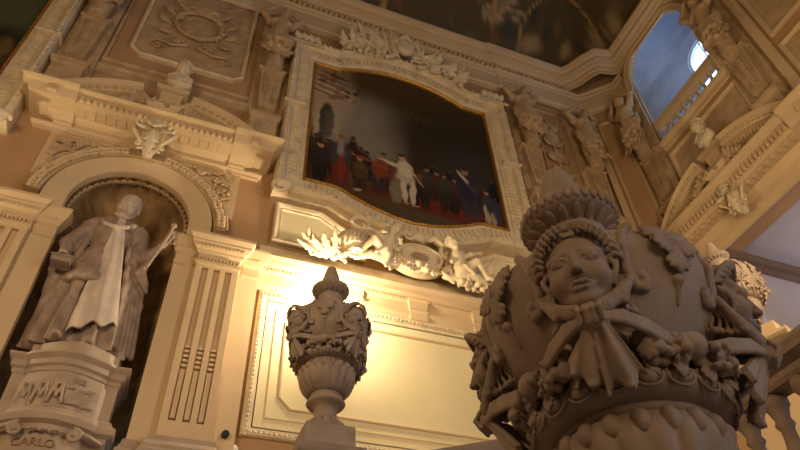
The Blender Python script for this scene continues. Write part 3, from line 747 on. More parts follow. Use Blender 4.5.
def oil_blobs():
    b = []; r = random.Random(2)
    b += [(-2.1, 15.0, .75, 2.0, 0, (.46, .36, .25), .2), (-2.15, 13.75, .20, .75, 0, (.05, .04, .03), .12), (-2.4, 13.6, .06, .8, 0, (.5, .4, .28), .3), (-1.85, 13.6, .06, .8, 0, (.5, .4, .28), .3), (-1.05, 13.9, .75, 1.6, -14, (.30, .265, .22), .7), (-.85, 13.3, .6, .9, 0, (.25, .22, .18), .8)]
    for i in range(9): b.append((-2.15 + .02 * i, 14.9 + .12 * i, .55, .035, -12, (.55, .43, .30) if i % 2 else (.16, .12, .08), .3))
    for i in range(30): b.append((r.uniform(-2.4, -1.3), r.uniform(14.6, 15.9), .07, .10, r.uniform(0, 180), [(.30, .15, .08), (.26, .2, .13), (.08, .05, .03)][i % 3], .4))
    b += [(-.2, 15.8, 1.9, .6, -8, (.075, .04, .015), .6), (1.4, 14.4, 1.6, 1.2, 0, (.035, .028, .02), .6), (1.9, 13.2, 1.0, .8, 0, (.045, .04, .035), .5)]
    for i in range(16): b.append((.05 + .055 * i, 15.0 + r.uniform(-.15, .2), .008, .16, 0, (.16, .11, .05), .5))       # hanging lamp
    b += [(.5, 11.38, 2.3, .24, -2, (.13, .022, .014), .7), (1.2, 11.6, .9, .16, -4, (.15, .028, .018), .8), (-.2, 11.2, 2.6, .16, -7, (.10, .05, .02), .4), (.6, 10.95, 2.4, .18, -2, (.07, .05, .03), .4)]
    for i in range(5): b.append((.3, 10.78 + .09 * i, 2.0, .012, -2, (.15, .10, .05), .5))
    for i in range(46):                                             # crowd in the shade
        x = r.uniform(-2.5, 2.5); z = r.uniform(11.5, 12.3) - (.2 if x > 0 else 0); cc = [(.05, .035, .03), (.09, .03, .02), (.03, .03, .045), (.10, .07, .04), (.06, .05, .05)][i % 5]
        figure(b, x, z, r.uniform(.85, 1.15), tuple(q * .6 for q in cc), (.10, .065, .045))
    figure(b, -2.25, 11.35, 1.5, (.04, .03, .03)); figure(b, -1.75, 11.4, 1.9, (.07, .06, .07), (.35, .2, .12), (.14, .03, .02), hat=(.25, .13, .06))
    b += [(-1.75, 12.75, .09, .3, 0, (.30, .27, .26), .3), (-1.72, 12.1, .10, .45, 0, (.22, .04, .025), .4)]
    figure(b, -1.25, 11.35, 1.35, (.11, .06, .03), arm=1); figure(b, -.80, 11.5, 1.55, (.26, .065, .03), (.3, .15, .09), (.05, .03, .03), lean=.2, arm=-1)
    figure(b, -.35, 11.35, 1.45, (.20, .06, .04), (.3, .18, .1), (.20, .16, .10), lean=.15)
    b += [(-.32, 11.75, .15, .42, 0, (.22, .19, .13), .25), (-1.3, 11.42, .1, .04, 20, (.4, .35, .28), .3)]
    figure(b, -.02, 11.45, 1.75, (.62, .54, .42), (.5, .33, .22), (.58, .50, .40), lean=-.12, arm=-1, w=.85)      # man in white
    b += [(-.02, 12.62, .17, .30, 8, (.66, .58, .46), .2), (.22, 12.45, .035, .36, 28, (.55, .42, .30), .3), (-.10, 11.75, .05, .36, 2, (.60, .52, .40), .25), (.13, 11.72, .05, .36, -6, (.60, .52, .40), .25), (-.09, 11.38, .08, .03, 0, (.4, .3, .2), .3), (.18, 11.36, .08, .03, 0, (.4, .3, .2), .3), (.36, 12.45, .13, .17, 0, (.16, .07, .03), .2)]
    for i, x in enumerate((.55, .8, 1.02, 1.3)): figure(b, x, 11.7, 1.25 - .05 * i, [(.06, .05, .05), (.09, .03, .02), (.05, .06, .05), (.08, .04, .03)][i], (.26, .16, .1))
    figure(b, 1.65, 11.4, 1.95, (.03, .03, .06), (.35, .2, .13), (.04, .04, .06)); b += [(1.62, 12.85, .06, .34, 32, (.52, .44, .30), .25), (1.80, 12.55, .09, .26, 20, (.05, .05, .1), .3)]
    figure(b, 2.2, 11.35, 1.3, (.05, .05, .07), (.35, .24, .17), (.40, .33, .26)); b += [(2.42, 11.9, .13, .4, 0, (.05, .05, .10), .3), (2.08, 11.75, .05, .3, 0, (.45, .37, .28), .3)]
    return b
def fill_poly_mesh(name, fcol, nx, nz):
    """grid in the picture plane, rows squeezed between the lower and upper outline of the opening"""
    lo = sorted([p for p in FP if p[1] < 12]); hi = sorted([p for p in FP if p[1] > 12])
    def pos(u, v):
        x = -2.62 + 5.24 * u; a = np.interp(x, [p[0] for p in lo], [p[1] for p in lo]); b = np.interp(x, [p[0] for p in hi], [p[1] for p in hi])
        return np.stack([x, np.full_like(x, -.15), a + (b - a) * v], 1)
    return grid_mesh(name, nx, nz, pos, lambda u, v: fcol(pos(u, v)[:, [0, 2]]))
frame(PAINT, AY)
def oil_col(P):
    P = P + .012 * np.stack([np.sin(P[:, 1] * 15 + 2 * np.sin(P[:, 0] * 9)), np.sin(P[:, 0] * 14 + 2 * np.sin(P[:, 1] * 8))], 1)
    C = blobs_color(P, (.050, .034, .021), oil_blobs()); return C
me = fill_poly_mesh('oil_painting', oil_col, 420, 420); single('oil_painting', me, 'oil', 'large dark painting of a court scene with a man in white on a red carpet', 'painting', (0, 0, 10.7))
frame(2 * NICHE - PAINT, AY)
def oil2(P):
    r = random.Random(8); b = [(1.5, 14.5, 1.8, 1.8, 0, (.10, .11, .06), .5), (2.2, 13.4, .5, .5, 0, (.03, .03, .02), .5), (2.35, 13.1, .14, .4, 10, (.16, .11, .04), .4)]
    for i in range(20): b.append((r.uniform(1, 2.6), r.uniform(12, 13), .2, .1, r.uniform(0, 90), [(.03, .025, .02), (.09, .06, .03)][i % 2], .5))
    return blobs_color(P, (.06, .065, .035), b)
single('oil_painting', fill_poly_mesh('oil_painting_green', oil2, 160, 160), 'oil', 'dark greenish painting cut off by the upper left corner of the view', 'painting', (0, 0, 10.7))

# crest of stucco trophies over the frame
frame(PAINT, AY)
t = T('frame_crest', 'crest of winged helmet, shields and banners on top of the large picture frame', 'relief', (0, 0, 16.9))
c = Clay((-2.4, -1.0, 16.4), (2.4, -.02, 18.9), .03); r = random.Random(21)
R = (1.9 ** 2 + .55 ** 2) / (2 * .55)
for s in (-1, 1):
    for i in range(13):
        q = i / 12; x = s * (.25 + 1.5 * q); z = 17.3 - .42 * q * q; hgt = 1.25 * (1 - .4 * q)
        leaf(c, (x, -.35, z), (x + s * r.uniform(.15, .5), -.55 - r.uniform(0, .2), z + hgt * r.uniform(.4, 1)), .13, (s * .05, -.08, 0), k=.015)
    for i in range(26):
        x = s * r.uniform(.3, 1.8); z = 17.15 - .13 * x * x + r.uniform(-.1, .35); c.ell((x, -.5 - r.uniform(0, .12), z), r.uniform(.045, .09), k=.015)
    c.line([(s * .2, -.55, 17.2), (s * 1.0, -.65, 17.9), (s * 1.45, -.5, 18.15)], .05, .05, .01)      # banner poles
    c.line([(s * .5, -.5, 17.1), (s * 1.3, -.62, 17.45), (s * 1.75, -.5, 17.7)], .06, .04, .01)
    for i in range(6): c.line([(s * .12, -.6, 18.05 - .05 * i), (s * .38, -.72, 18.22 - .06 * i), (s * (.62 - .04 * i), -.6, 18.35 - .15 * i)], .05, .02, .01)   # wings
    volute(c, s * .42, 17.3, .2, -.6, 1.5, pi / 2, s)
c.ell((0, -.6, 17.75), (.30, .2, .36), k=.03); c.ell((0, -.62, 18.15), (.17, .19, .19), k=.02); c.line([(-.2, -.7, 18.08), (0, -.84, 18.1), (.2, -.7, 18.08)], .03, .03, .01)
c.line([(x, -.75, z) for x, z in arc(0, 17.72, .2, 0, 360, 16, .25)], .03, .03, .01)
part('trophies', c.mesh('trophies'), 'stucco', t)

# apron panels under the picture
def apron(sx, nm):
    t = T('apron_panel', f'moulded panel under the {nm} corner of the large picture frame', 'panel', (sx * 2.3, 0, 9.3), 'panels under the large picture')
    pts = [(1.1, 9.28), (3.12, 9.28), (3.12, 10.42), (2.1, 10.42), (1.72, 10.18), (1.35, 9.98), (1.1, 9.8)]
    pts = [(sx * x, z) for x, z in pts]
    if sx < 0: pts = pts[::-1]
    bm = BM(); plate(bm, pts, 0, .05); part('field', bm, 'cream', t)
    bm = BM(); sweep(bm, pts, [(0, .03), (0, .13), (-.04, .15), (-.09, .12), (-.11, .07), (-.15, .09), (-.17, .04)], True); part('border', bm, 'stucco', t)
apron(-1, 'left'); apron(1, 'right')
bm = BM(); course(bm, -3.2, 3.2, [(0, 8.74), (.25, 8.74), (.25, 8.82), (.12, 8.9), (.12, 9.1), (.0, 9.16)]); room('trim_10', bm, 'stucco')
t = T('inscription_cartouche', 'scrolled stucco cartouche with an oval inscription between two putti', 'cartouche', (.02, 0, 8.85))
c = Clay((-1.05, -1.0, 8.75), (1.1, -.05, 10.35), .022)
c.ell((.0, -.3, 9.42), (.66, .22, .44), k=.03); c.ell((0, -.62, 9.42), (.47, .16, .27), k=.03, cut=True)
c.line([(x, -.50, z) for x, z in arc(0, 9.42, .50, 0, 360, 30, .30)], .035, .035, .01)
for s in (-1, 1):
    volute(c, s * .66, 9.68, .24, -.42, 1.5, -pi / 2, s, .075); volute(c, s * .62, 9.12, .2, -.5, 1.4, pi / 2, -s, .06)
    c.line([(s * .1, -.4, 9.95), (s * .35, -.5, 10.02), (s * .55, -.48, 9.9)], .07, .09, .02); c.line([(s * .75, -.45, 9.5), (s * .85, -.5, 9.3), (s * .7, -.5, 9.2)], .08, .06, .02)
    leaf(c, (s * .5, -.45, 9.0), (s * .95, -.6, 8.95), .14); volute(c, s * .25, 9.96, .14, -.5, 1.3, 0, s)
c.ell((0, -.48, 9.98), (.14, .1, .13), k=.02); berries(c, (0, -.55, 9.02), (.26, .08, .07), 18, .07, 3)
for s in (-1, 1): leaf(c, (s * .1, -.55, 9.0), (s * .4, -.62, 8.92), .1)
part('scrollwork', c.mesh('scrollwork'), 'stucco', t)
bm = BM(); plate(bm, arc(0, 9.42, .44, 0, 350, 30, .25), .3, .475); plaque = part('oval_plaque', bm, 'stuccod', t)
for k, w in enumerate((.14, .27, .30, .22)):
    bm = BM(); z = 9.52 - .065 * k; x = -w
    while x < w: l = rnd.uniform(.02, .05); box(bm, x, x + l, -.482, -.47, z - .011, z + .011); x += l + .014
    part('inscription_line', bm, 'plum', plaque)

# putti
def putto(side):
    """reclining winged child, x mirrored for side = -1; coordinates relative to the bay"""
    c = Clay((-1.95, -1.15, 8.7), (-.55, -.15, 10.2), .019)
    P = Pose(c, (-.74, -.70, 9.62), .36, rotm(radians(12), 0, radians(28))); sculpt_head(P, chubby=.03); curls(P, 44)
    c.cap((-.80, -.66, 9.50), (-.86, -.62, 9.22), .15, .16, .06); c.ell((-.88, -.66, 9.12), (.17, .15, .15), k=.05)
    c.cap((-.90, -.66, 9.10), (-1.15, -.86, 9.27), .12, .09, .03); c.cap((-1.15, -.86, 9.27), (-1.42, -.74, 8.98), .085, .06, .02); c.ell((-1.50, -.78, 8.95), (.10, .055, .045), k=.02)
    c.cap((-.86, -.60, 9.05), (-1.18, -.68, 8.98), .12, .09, .03); c.cap((-1.18, -.68, 8.98), (-1.48, -.62, 8.86), .08, .055, .02); c.ell((-1.56, -.66, 8.85), (.09, .05, .045), k=.02)
    c.cap((-.86, -.68, 9.45), (-1.08, -.78, 9.52), .075, .06, .03); c.cap((-1.08, -.78, 9.52), (-1.28, -.72, 9.66), .058, .042, .02); add_hand(c, (-1.28, -.72, 9.66), (-.7, -.1, .5), (0, -1, .2), .17)
    c.cap((-.72, -.62, 9.45), (-.62, -.72, 9.25), .07, .055, .02)
    c.line([(-.75, -.50, 9.5), (-.9, -.42, 9.75), (-1.15, -.4, 9.98)], .07, .03, .02)
    for i in range(5): c.line([(-.8 - .05 * i, -.45, 9.6 + .06 * i), (-.95 - .09 * i, -.42, 9.5 + .08 * i)], .04, .02, .02)
    c.line([(-.72, -.6, 9.3), (-.9, -.82, 9.12), (-1.1, -.78, 8.98)], .05, .03, .015)
    return c.mesh('putto')
PM = putto(1)
single('putto', PM, 'stucco', 'white stucco putto holding up a wreath at the left of the inscription cartouche', 'putto', (-.98, 0, 8.9), 'putti of the cartouche')
frame(PAINT, AY); single('putto', mirrored(PM).copy() if False else mirrored(putto(1)), 'stucco', 'white stucco putto leaning away at the right of the inscription cartouche', 'putto', (.98, 0, 8.9), 'putti of the cartouche')
t = T('wreath', 'laurel ring held up by the left putto of the cartouche', 'wreath', (-1.42, 0, 9.65))
c = Clay((-1.75, -1.0, 9.4), (-1.05, -.4, 10.05), .018)
for p, tt in along(arc(-1.42, 9.74, .19, 0, 360, 24, .15), .05, True): c.ell((p.x, -.72, p.y), (.05, .06, .05), k=.01); c.cap((p.x, -.74, p.y), (p.x + tt.x * .05, -.80, p.y + tt.y * .07), .02, .01, .008)
part('leaves', c.mesh('laurel_ring'), 'stucco', t)
t = T('trophy_heap', 'woven basket, drum and spiky leaves heaped left of the putto', 'relief', (-1.9, 0, 8.9))
c = Clay((-2.75, -.95, 8.72), (-1.15, -.08, 9.75), .02)
c.ell((-1.52, -.5, 9.33), (.34, .26, .30), rotm(0, 0, .5), k=.02)
for i in range(7): c.line([(-1.80 + .09 * i, -.55 - .22 * sin(pi * (i + 1) / 8), 9.08 + .03 * i), (-1.74 + .09 * i, -.55 - .26 * sin(pi * (i + 1) / 8), 9.35), (-1.68 + .07 * i, -.5 - .2 * sin(pi * (i + 1) / 8), 9.58)], .025, .02, .01)
r = random.Random(17)
for x0, x1, z1 in ((-1.9, -2.2, 9.2), (-1.85, -1.95, 9.45), (-2.0, -2.35, 9.0), (-2.2, -2.4, 9.15), (-2.3, -2.62, 9.1), (-2.35, -2.5, 9.3), (-1.6, -1.9, 8.86), (-2.1, -2.7, 8.88), (-1.9, -1.6, 8.9), (-2.25, -2.15, 9.2)): leaf(c, (x0, -.35, 8.85), (x1, -.65, z1), .11, (0, -.06, .04), k=.01)
part('heap', c.mesh('trophy_heap'), 'stucco', t)
t = T('trophy_heap', 'banners and leaves heaped right of the cartouche, under the right putto', 'relief', (1.6, 0, 8.9))
c = Clay((.75, -1.0, 8.72), (2.4, -.08, 9.95), .022)
for x0, x1, z1 in ((.9, .85, 9.15), (1.1, 1.0, 8.9), (1.3, 1.65, 8.88), (1.5, 2.1, 8.9), (1.7, 2.25, 9.15), (1.6, 2.1, 9.45), (1.4, 1.7, 9.6)): leaf(c, (x0, -.35, 8.85), (x1, -.65, z1), .14, (0, -.06, .04), k=.01)
c.line([(1.0, -.45, 9.9), (1.6, -.5, 9.45), (2.1, -.45, 9.1)], .035, .035, .01); berries(c, (1.35, -.55, 8.88), (.5, .1, .06), 24, .06, 8)
part('heap', c.mesh('banner_heap'), 'stucco', t)

# ------------------------------------------------------------------ wall panel under the string course
def wall_panel(x0, x1, z0, z1, label, inset=.55):
    t = T('wall_panel', label, 'panel', ((x0 + x1) / 2, 0, z0))
    R4 = lambda k: [(x0 + k, z0 + k), (x1 - k, z0 + k), (x1 - k, z1 - k), (x0 + k, z1 - k)]
    bm = BM(); sweep(bm, R4(0), [(0, 0), (0, .06), (-.02, .10), (-.06, .11), (-.10, .08), (-.11, .05), (-.16, .05), (-.17, .03), (-.19, .03)], True)
    studs(bm, R4(0), -.075, .085, .05, .05, .09, .125, True); part('border', bm, 'stucco', t)
    bm = BM(); plate(bm, R4(.17), 0, .03); part('field', bm, 'cream', t)
    k, cc = inset, .22; a = [(x0 + k + cc, z0 + k), (x1 - k - cc, z0 + k), (x1 - k, z0 + k + cc), (x1 - k, z1 - .38 - cc), (x1 - k - cc, z1 - .38), (x0 + k + cc, z1 - .38), (x0 + k, z1 - .38 - cc), (x0 + k, z0 + k + cc)]
    bm = BM(); sweep(bm, a, [(0, .02), (0, .055), (-.03, .065), (-.05, .035), (-.07, .02)], True); sweep(bm, R4(.36), [(0, .02), (0, .045), (-.02, .045), (-.03, .02)], True)
    part('inner_moulding', bm, 'ivory', t)
wall_panel(-3.2, 3.2, 5.07, 8.0, 'wide cream wall panel with beaded border below the large painting')

# ------------------------------------------------------------------ telamons on tapering pilasters
def telamon_mesh(seed=1):
    c = Clay((-.72, -.75, -.15), (.72, .2, 2.95), .03); y = -.22
    P = Pose(c, (.03, y - .08, 2.22), .42, rotm(radians(18), 0, radians(12))); sculpt_head(P, beard=seed % 2 == 1); curls(P, 30)
    c.cap((0, y, 2.05), (0, y - .02, 1.55), .26, .22, .08); c.ell((-.14, y - .1, 1.98), (.16, .14, .13), k=.05); c.ell((.14, y - .1, 1.98), (.16, .14, .13), k=.05)
    c.ell((0, y - .05, 1.45), (.22, .19, .22), k=.06); c.ell((0, y, 1.2), (.26, .22, .2), k=.06)
    for s in (-1, 1):
        c.ell((s * .30, y, 2.1), .13, k=.05); c.cap((s * .30, y - .02, 2.1), (s * .55, y - .06, 2.38), .11, .09, .03); c.cap((s * .55, y - .06, 2.38), (s * .22, y - .14, 2.70), .085, .055, .02)
        add_hand(c, (s * .22, y - .14, 2.70), (-s, -.2, .1), (0, 0, 1), .2, s)
        c.line([(s * .34, y - .02, 1.5), (s * .38, y - .06, 1.2), (s * .30, y - .1, .9), (s * .33, y, .6)], .09, .05, .03)
    r = random.Random(seed)
    for i in range(3): c.line([(-.34, y - .1, 1.35 - .1 * i), (-.1, y - .3, 1.15 - .14 * i), (.12, y - .3, 1.12 - .12 * i), (.36, y - .1, 1.3 - .1 * i)], .075, .075, .025)
    berries(c, (0, y - .12, .72), (.3, .14, .26), 46, .085, seed + 3, .015)
    for i in range(9): x = -.3 + .075 * i; leaf(c, (x, y - .1, .75), (x * 1.25 + r.uniform(-.05, .05), y - .25, .12 + r.uniform(0, .2)), .1)
    c.cap((0, y + .05, 1.0), (0, y + .05, .0), .24, .22, .05)
    return c.mesh('telamon')
TELA = [telamon_mesh(1), telamon_mesh(2)]
def telamon(x, z, v, label, where, m='stuccod'):
    o = link('telamon', TELA[v], m, None, FR @ Vector((x, -.22, z)), frz()); tag(o, label, 'statue', 'bare-chested men carrying the cornice')
    t = T('tapering_pilaster', 'tapering stucco pilaster ' + where, 'pilaster', (x, 0, z - 2.9), 'tapering pilasters under the stucco men')
    bm = BM(); w0, w1, d = .20, .30, .34
    vs = [(x - w0, z - 1.75), (x + w0, z - 1.75), (x + w1, z - .08), (x - w1, z - .08)]
    plate(bm, vs, 0, d); cx_, cz_ = x, z - .9
    inn = [(x - w0 * .6, z - 1.6), (x + w0 * .6, z - 1.6), (x + w1 * .62, z - .25), (x - w1 * .62, z - .25)]
    sweep(bm, inn, [(0, d - .01), (0, d + .03), (-.03, d + .03), (-.03, d - .01)], True)
    for k in range(7): box(bm, x - .07, x + .07, -d - .04, -d, z - 1.5 + k * .17, z - 1.41 + k * .17)
    part('shaft', bm, m, t)
    bm = BM(); course(bm, x - .3, x + .3, [(.0, z - .14), (.04, z - .1), (.06, z - .03), (.02, z)], base=.3); part('capital', bm, m, t)
    bm = BM(); course(bm, x - .28, x + .28, [(.04, z - 2.95), (.04, z - 2.2), (.10, z - 2.15), (.12, z - 2.03), (.04, z - 1.98), (.0, z - 1.85), (-.1, z - 1.75)], base=.3)
    box(bm, x - .17, x + .17, -.37, -.3, z - 2.8, z - 2.3); part('base', bm, m, t)
    bm = BM(); box(bm, x - .42, x + .42, -.14, 0, z - 2.92, z + 3.05); part('backing', bm, m, t)
frame(NICHE, AY)
telamon(2.15, 15.05, 0, 'stucco man with raised arms between the niche bay and the large painting', 'just left of the large picture frame')
telamon(-2.15, 15.05, 1, 'stucco man cut off by the top edge of the view, left of the stucco panel', 'at the left of the cut-cornered stucco panel')
frame(PAINT, AY)
telamon(3.95, 15.05, 0, 'stucco man with raised arms just right of the large painting', 'just right of the large picture frame')
telamon(6.1, 14.8, 1, 'stucco man in the corner of the hall, right of the leafy wall strip', 'in the corner, right of the leafy wall strip')
frame(BX, BCY, -90)
telamon(-1.82, 15.0, 0, 'stucco man at the left side of the balustraded window', 'left of the balustraded window')
telamon(1.85, 15.0, 1, 'stucco man at the right side of the balustraded window, near the top edge', 'right of the balustraded window')

# relief strip between the two telamons of the corner
frame(PAINT, AY)
t = T('relief_strip', 'tall wall strip with a stucco trophy between two stucco men in the corner', 'relief', (5.05, 0, 13))
bm = BM(); sweep(bm, [(4.55, 13.0), (5.5, 13.0), (5.5, 17.6), (4.55, 17.6)], [(0, 0), (0, .07), (-.05, .09), (-.08, .03)], True); part('border', bm, 'stuccod', t)
c = Clay((4.6, -.3, 13.4), (5.5, 0, 17.4), .028)
c.line([(5.02, -.06, 17.2), (5.0, -.1, 15.5), (5.05, -.06, 13.6)], .04, .04, .01)
for i in range(9):
    z = 16.9 - i * .38
    for s in (-1, 1): leaf(c, (5.02, -.08, z), (5.02 + s * .36, -.12, z + (.2 if i % 2 else -.25)), .12)
c.ell((5.02, -.08, 16.2), (.26, .1, .34), k=.03); volute(c, 4.85, 14.6, .16, -.08); volute(c, 5.2, 15.2, .16, -.08, sgn=-1)
part('trophy', c.mesh('strip_trophy'), 'stuccod', t)

frame(BX - .45, AY - .45, -45)
t = T('wall_panel', 'narrow moulded panel on the canted corner between two stucco men', 'panel', (0, 0, 12.2))
for x0, x1, nm in ((-.60, -.42, 'edge_strip'), (.42, .60, 'edge_strip')):
    bm = BM(); box(bm, x0, x1, -.14, -.0, 12.0, 18.0); part(nm, bm, 'ivory', t)
bm = BM(); q = [(-.34, 12.3), (.34, 12.3), (.34, 17.5), (-.34, 17.5)]; sweep(bm, q, [(0, 0), (0, .06), (-.04, .08), (-.08, .04), (-.10, 0)], True); part('border', bm, 'ivory', t)
bm = BM(); course(bm, -.5, .5, [(0, 11.8), (.1, 11.8), (.1, 12.1), (.16, 12.16), (.02, 12.2)]); part('base', bm, 'ivory', t)
# right wall: window surround, balustrade, panels
frame(BX, BCY, -90)
t = T('window_surround', 'moulded arched surround of the balustraded window on the right wall', 'moulding', (-.1, 0, 15.0))
bm = BM(); cx_ = -.1; sweep(bm, [(cx_ + 1.30, 15.1), (cx_ + 1.30, 18.35)] + arc(cx_, 18.35, 1.30, 0, 180, 30, 1.2)[1:] + [(cx_ - 1.30, 15.1)], [(0, -.1), (0, .05), (.06, .07), (.12, .05), (.16, .10), (.22, .12), (.24, .0)])
part('architrave', bm, 'ivory', t, True)
bm = BM(); course(bm, cx_ - 1.5, cx_ + 1.5, [(0, 14.80), (.06, 14.82), (.06, 14.95), (.14, 15.0), (.16, 15.1), (0, 15.12)]); part('sill', bm, 'ivory', t)
t = T('window_balustrade', 'small stone balustrade standing in the arched window of the right wall', 'balustrade', (cx_, .25, 15.1))
bm = BM(); box(bm, cx_ - 1.30, cx_ + 1.30, .06, .42, 15.95, 16.2); box(bm, cx_ - 1.30, cx_ + 1.30, .10, .38, 15.9, 15.96); part('handrail', bm, 'ivory', t)
bm = BM(); box(bm, cx_ - 1.30, cx_ + 1.30, .08, .40, 15.1, 15.24); part('plinth', bm, 'ivory', t)
def baluster_mesh(h, r):
    bm = BM(); pr = [(.75, 0), (.75, .06), (.5, .09), (.42, .13), (.72, .2), (.98, .30), (.9, .42), (.55, .56), (.40, .66), (.38, .74), (.55, .78), (.42, .82), (.6, .9), (.75, .93), (.75, 1)]
    lathe(bm, [(a * r, b * h) for a, b in pr], 14); bmesh.ops.recalc_face_normals(bm, faces=bm.faces); me = bpy.data.meshes.new('baluster'); bm.to_mesh(me); bm.free(); return me
bl = baluster_mesh(.66, .105)
for k in range(9):
    o = link('baluster', bl, 'ivory', t, Vector((cx_ - 1.14 + k * .285, .24, 15.24)) - BASE[t.name], smooth=True)
def flat_panel(x0, x1, z0, z1, label, grp=None):
    t = T('wall_panel', label, 'panel', ((x0 + x1) / 2, 0, z0), grp); q = [(x0, z0), (x1, z0), (x1, z1), (x0, z1)]
    bm = BM(); sweep(bm, q, [(0, 0), (0, .08), (-.06, .10), (-.12, .05), (-.14, .0)], True); part('border', bm, 'ivory', t)
    q = [(x0 + .14, z0 + .14), (x1 - .14, z0 + .14), (x1 - .14, z1 - .14), (x0 + .14, z1 - .14)]; bm = BM(); plate(bm, q, 0, .025); part('field', bm, 'stuccod', t)
flat_panel(2.68, 6.4, 14.5, 18.4, 'large framed wall panel in the upper right corner of the view')
flat_panel(2.68, 6.4, 12.5, 14.1, 'low framed wall panel right of the pediment on the right wall')
flat_panel(-1.35, 1.4, 13.15, 14.55, 'plain framed panel between the window and the pediment on the right wall')
t = T('wall_strip', 'broad flat wall strip beside the window and pediment of the right wall', 'pilaster', (1.85, 0, 11.9))
bm = BM(); box(bm, 2.35, 2.6, -.08, 0, 11.9, 19.2); part('strip', bm, 'ivory', t)

# ------------------------------------------------------------------ statue in the niche
frame(NICHE, AY)
def statue_parts():
    y = .05
    c = Clay((-1.0, -.75, 6.0), (1.05, .65, 9.75), .0215)
    # cloak: a bell from shoulders to the ground, opened in front
    def bell(X, Y, Z):
        t = np.clip((8.85 - Z) / 2.8, 0, 1); cx = -.08 + .06 * t - .1 * np.sin(t * 2.2); cy = y + .06
        rx = .36 + .34 * t ** .8; ry = .25 + .20 * t
        th = np.arctan2(Y - cy, X - cx); fold = (.03 + .07 * t) * (.6 - 1.2 * np.abs(np.sin(th * 6.5 + 1.6 * t + 1.1 * np.sin(th * 2 + Z)))) + .012 * np.sin(th * 27 + 5 * t)
        d = (np.sqrt(((X - cx) / rx) ** 2 + ((Y - cy) / ry) ** 2) - 1) * np.minimum(rx, ry) * .8 - fold
        return np.maximum(d, np.maximum(6.08 - Z, Z - 8.95) * 1.0)
    c.put(bell, (-.95, -.6, 6.05), (.9, .65, 9.0), .05)
    c.put(lambda X, Y, Z: np.maximum(np.sqrt(((X + .26 + .08 * (Z - 7)) / .17) ** 2 + ((Y + .42) / .34) ** 2) * .17 - .17, Z - 8.2), (-.6, -.8, 6.0), (.1, -.05, 8.3), .05, True)
    # body, legs in hose, tunic skirt
    c.ell((-.12, y - .12, 8.55), (.34, .24, .38), k=.06); c.ell((-.15, y - .1, 8.0), (.28, .22, .35), k=.06)
    for i in range(9):
        a = -1.5 + i * .28; c.line([(-.2 + .26 * sin(a), y - .1 - .2 * cos(a), 7.95), (-.22 + .36 * sin(a), y - .12 - .26 * cos(a), 7.35)], .06, .075, .02)
    c.cap((-.34, y - .18, 7.4), (-.36, y - .24, 6.85), .13, .10, .03); c.cap((-.36, y - .24, 6.85), (-.34, y - .18, 6.2), .105, .07, .03); c.ell((-.36, y - .34, 6.13), (.085, .2, .07), k=.03)
    c.cap((.0, y - .16, 7.4), (.05, y - .2, 6.85), .13, .10, .03); c.cap((.05, y - .2, 6.85), (.10, y - .1, 6.2), .105, .07, .03); c.ell((.12, y - .26, 6.13), (.085, .2, .07), k=.03)
    # cape over the shoulders
    c.ell((-.1, y, 8.78), (.56, .30, .22), k=.06)
    for s in (-1, 1): c.ell((-.1 + s * .42, y, 8.70), (.17, .22, .24), k=.05)
    # viewer-left arm, bent, resting on a casket; sleeve hanging from it
    c.cap((-.55, y - .02, 8.65), (-.78, y - .10, 8.18), .17, .14, .05); c.cap((-.78, y - .10, 8.18), (-.72, y - .36, 7.72), .12, .08, .03); add_hand(c, (-.72, y - .36, 7.72), (.05, -1, -.25), (0, 0, 1), .24, 1)
    c.line([(-.60, y + .0, 8.5), (-.82, y - .0, 7.9), (-.72, y + .02, 7.0), (-.7, y, 6.2)], .12, .16, .06)
    for i in range(5): c.line([(-.5 - .05 * i, y - .16 + .05 * i, 8.3), (-.62 - .05 * i, y - .15 + .05 * i, 7.3), (-.5 - .07 * i, y - .12 + .06 * i, 6.25)], .045, .055, .02)
    # viewer-right arm reaching out with wide sleeve
    c.cap((.32, y - .02, 8.62), (.52, y - .12, 8.18), .16, .13, .05); c.cap((.52, y - .12, 8.18), (.80, y - .36, 8.42), .11, .06, .03); add_hand(c, (.80, y - .36, 8.42), (.4, -.6, .7), (-.3, -.6, -.5), .24, -1)
    for i in range(6): c.line([(.30 + .03 * i, y - .1, 8.35), (.45 + .05 * i, y - .22 + .03 * i, 7.75 - .05 * i), (.66 - .02 * i, y - .25, 8.15 - .06 * i)], .05, .035, .02)
    for i in range(6): c.line([(.22 + .05 * i, y - .2 + .04 * i, 8.3), (.34 + .06 * i, y - .24 + .05 * i, 7.4), (.42 + .065 * i, y - .2 + .06 * i, 6.25)], .05, .06, .02)
    c.warp(lambda X, Y, Z: .012 * (np.abs(np.sin(X * 7 + Z * 9 + 2 * np.sin(Z * 3 + X * 4))) - .5) + .008 * np.sin(X * 31 - Z * 12), (-1, -.75, 6.9), (1.05, .2, 8.9))
    body = c.mesh('statue_body')
    c = Clay((-.45, -.7, 8.85), (.3, .35, 9.8), .0125)
    P = Pose(c, (-.08, y - .10, 8.98), .58, rotm(radians(24), 0, radians(14))); sculpt_head(P, beard=True); curls(P, 26, 5, .34)
    c.line([(x - .1, y - .04 + z_ * .0, 8.95) for x, z_ in ((-.2, 0), (-.1, 0), (.1, 0), (.2, 0))], .07, .07, .03)
    head = c.mesh('statue_head')
    # long stole of ermine: smooth front, made paler as if lit, falling from the collar to the knees
    c = Clay((-.6, -.75, 6.2), (.65, .1, 8.95), .018)
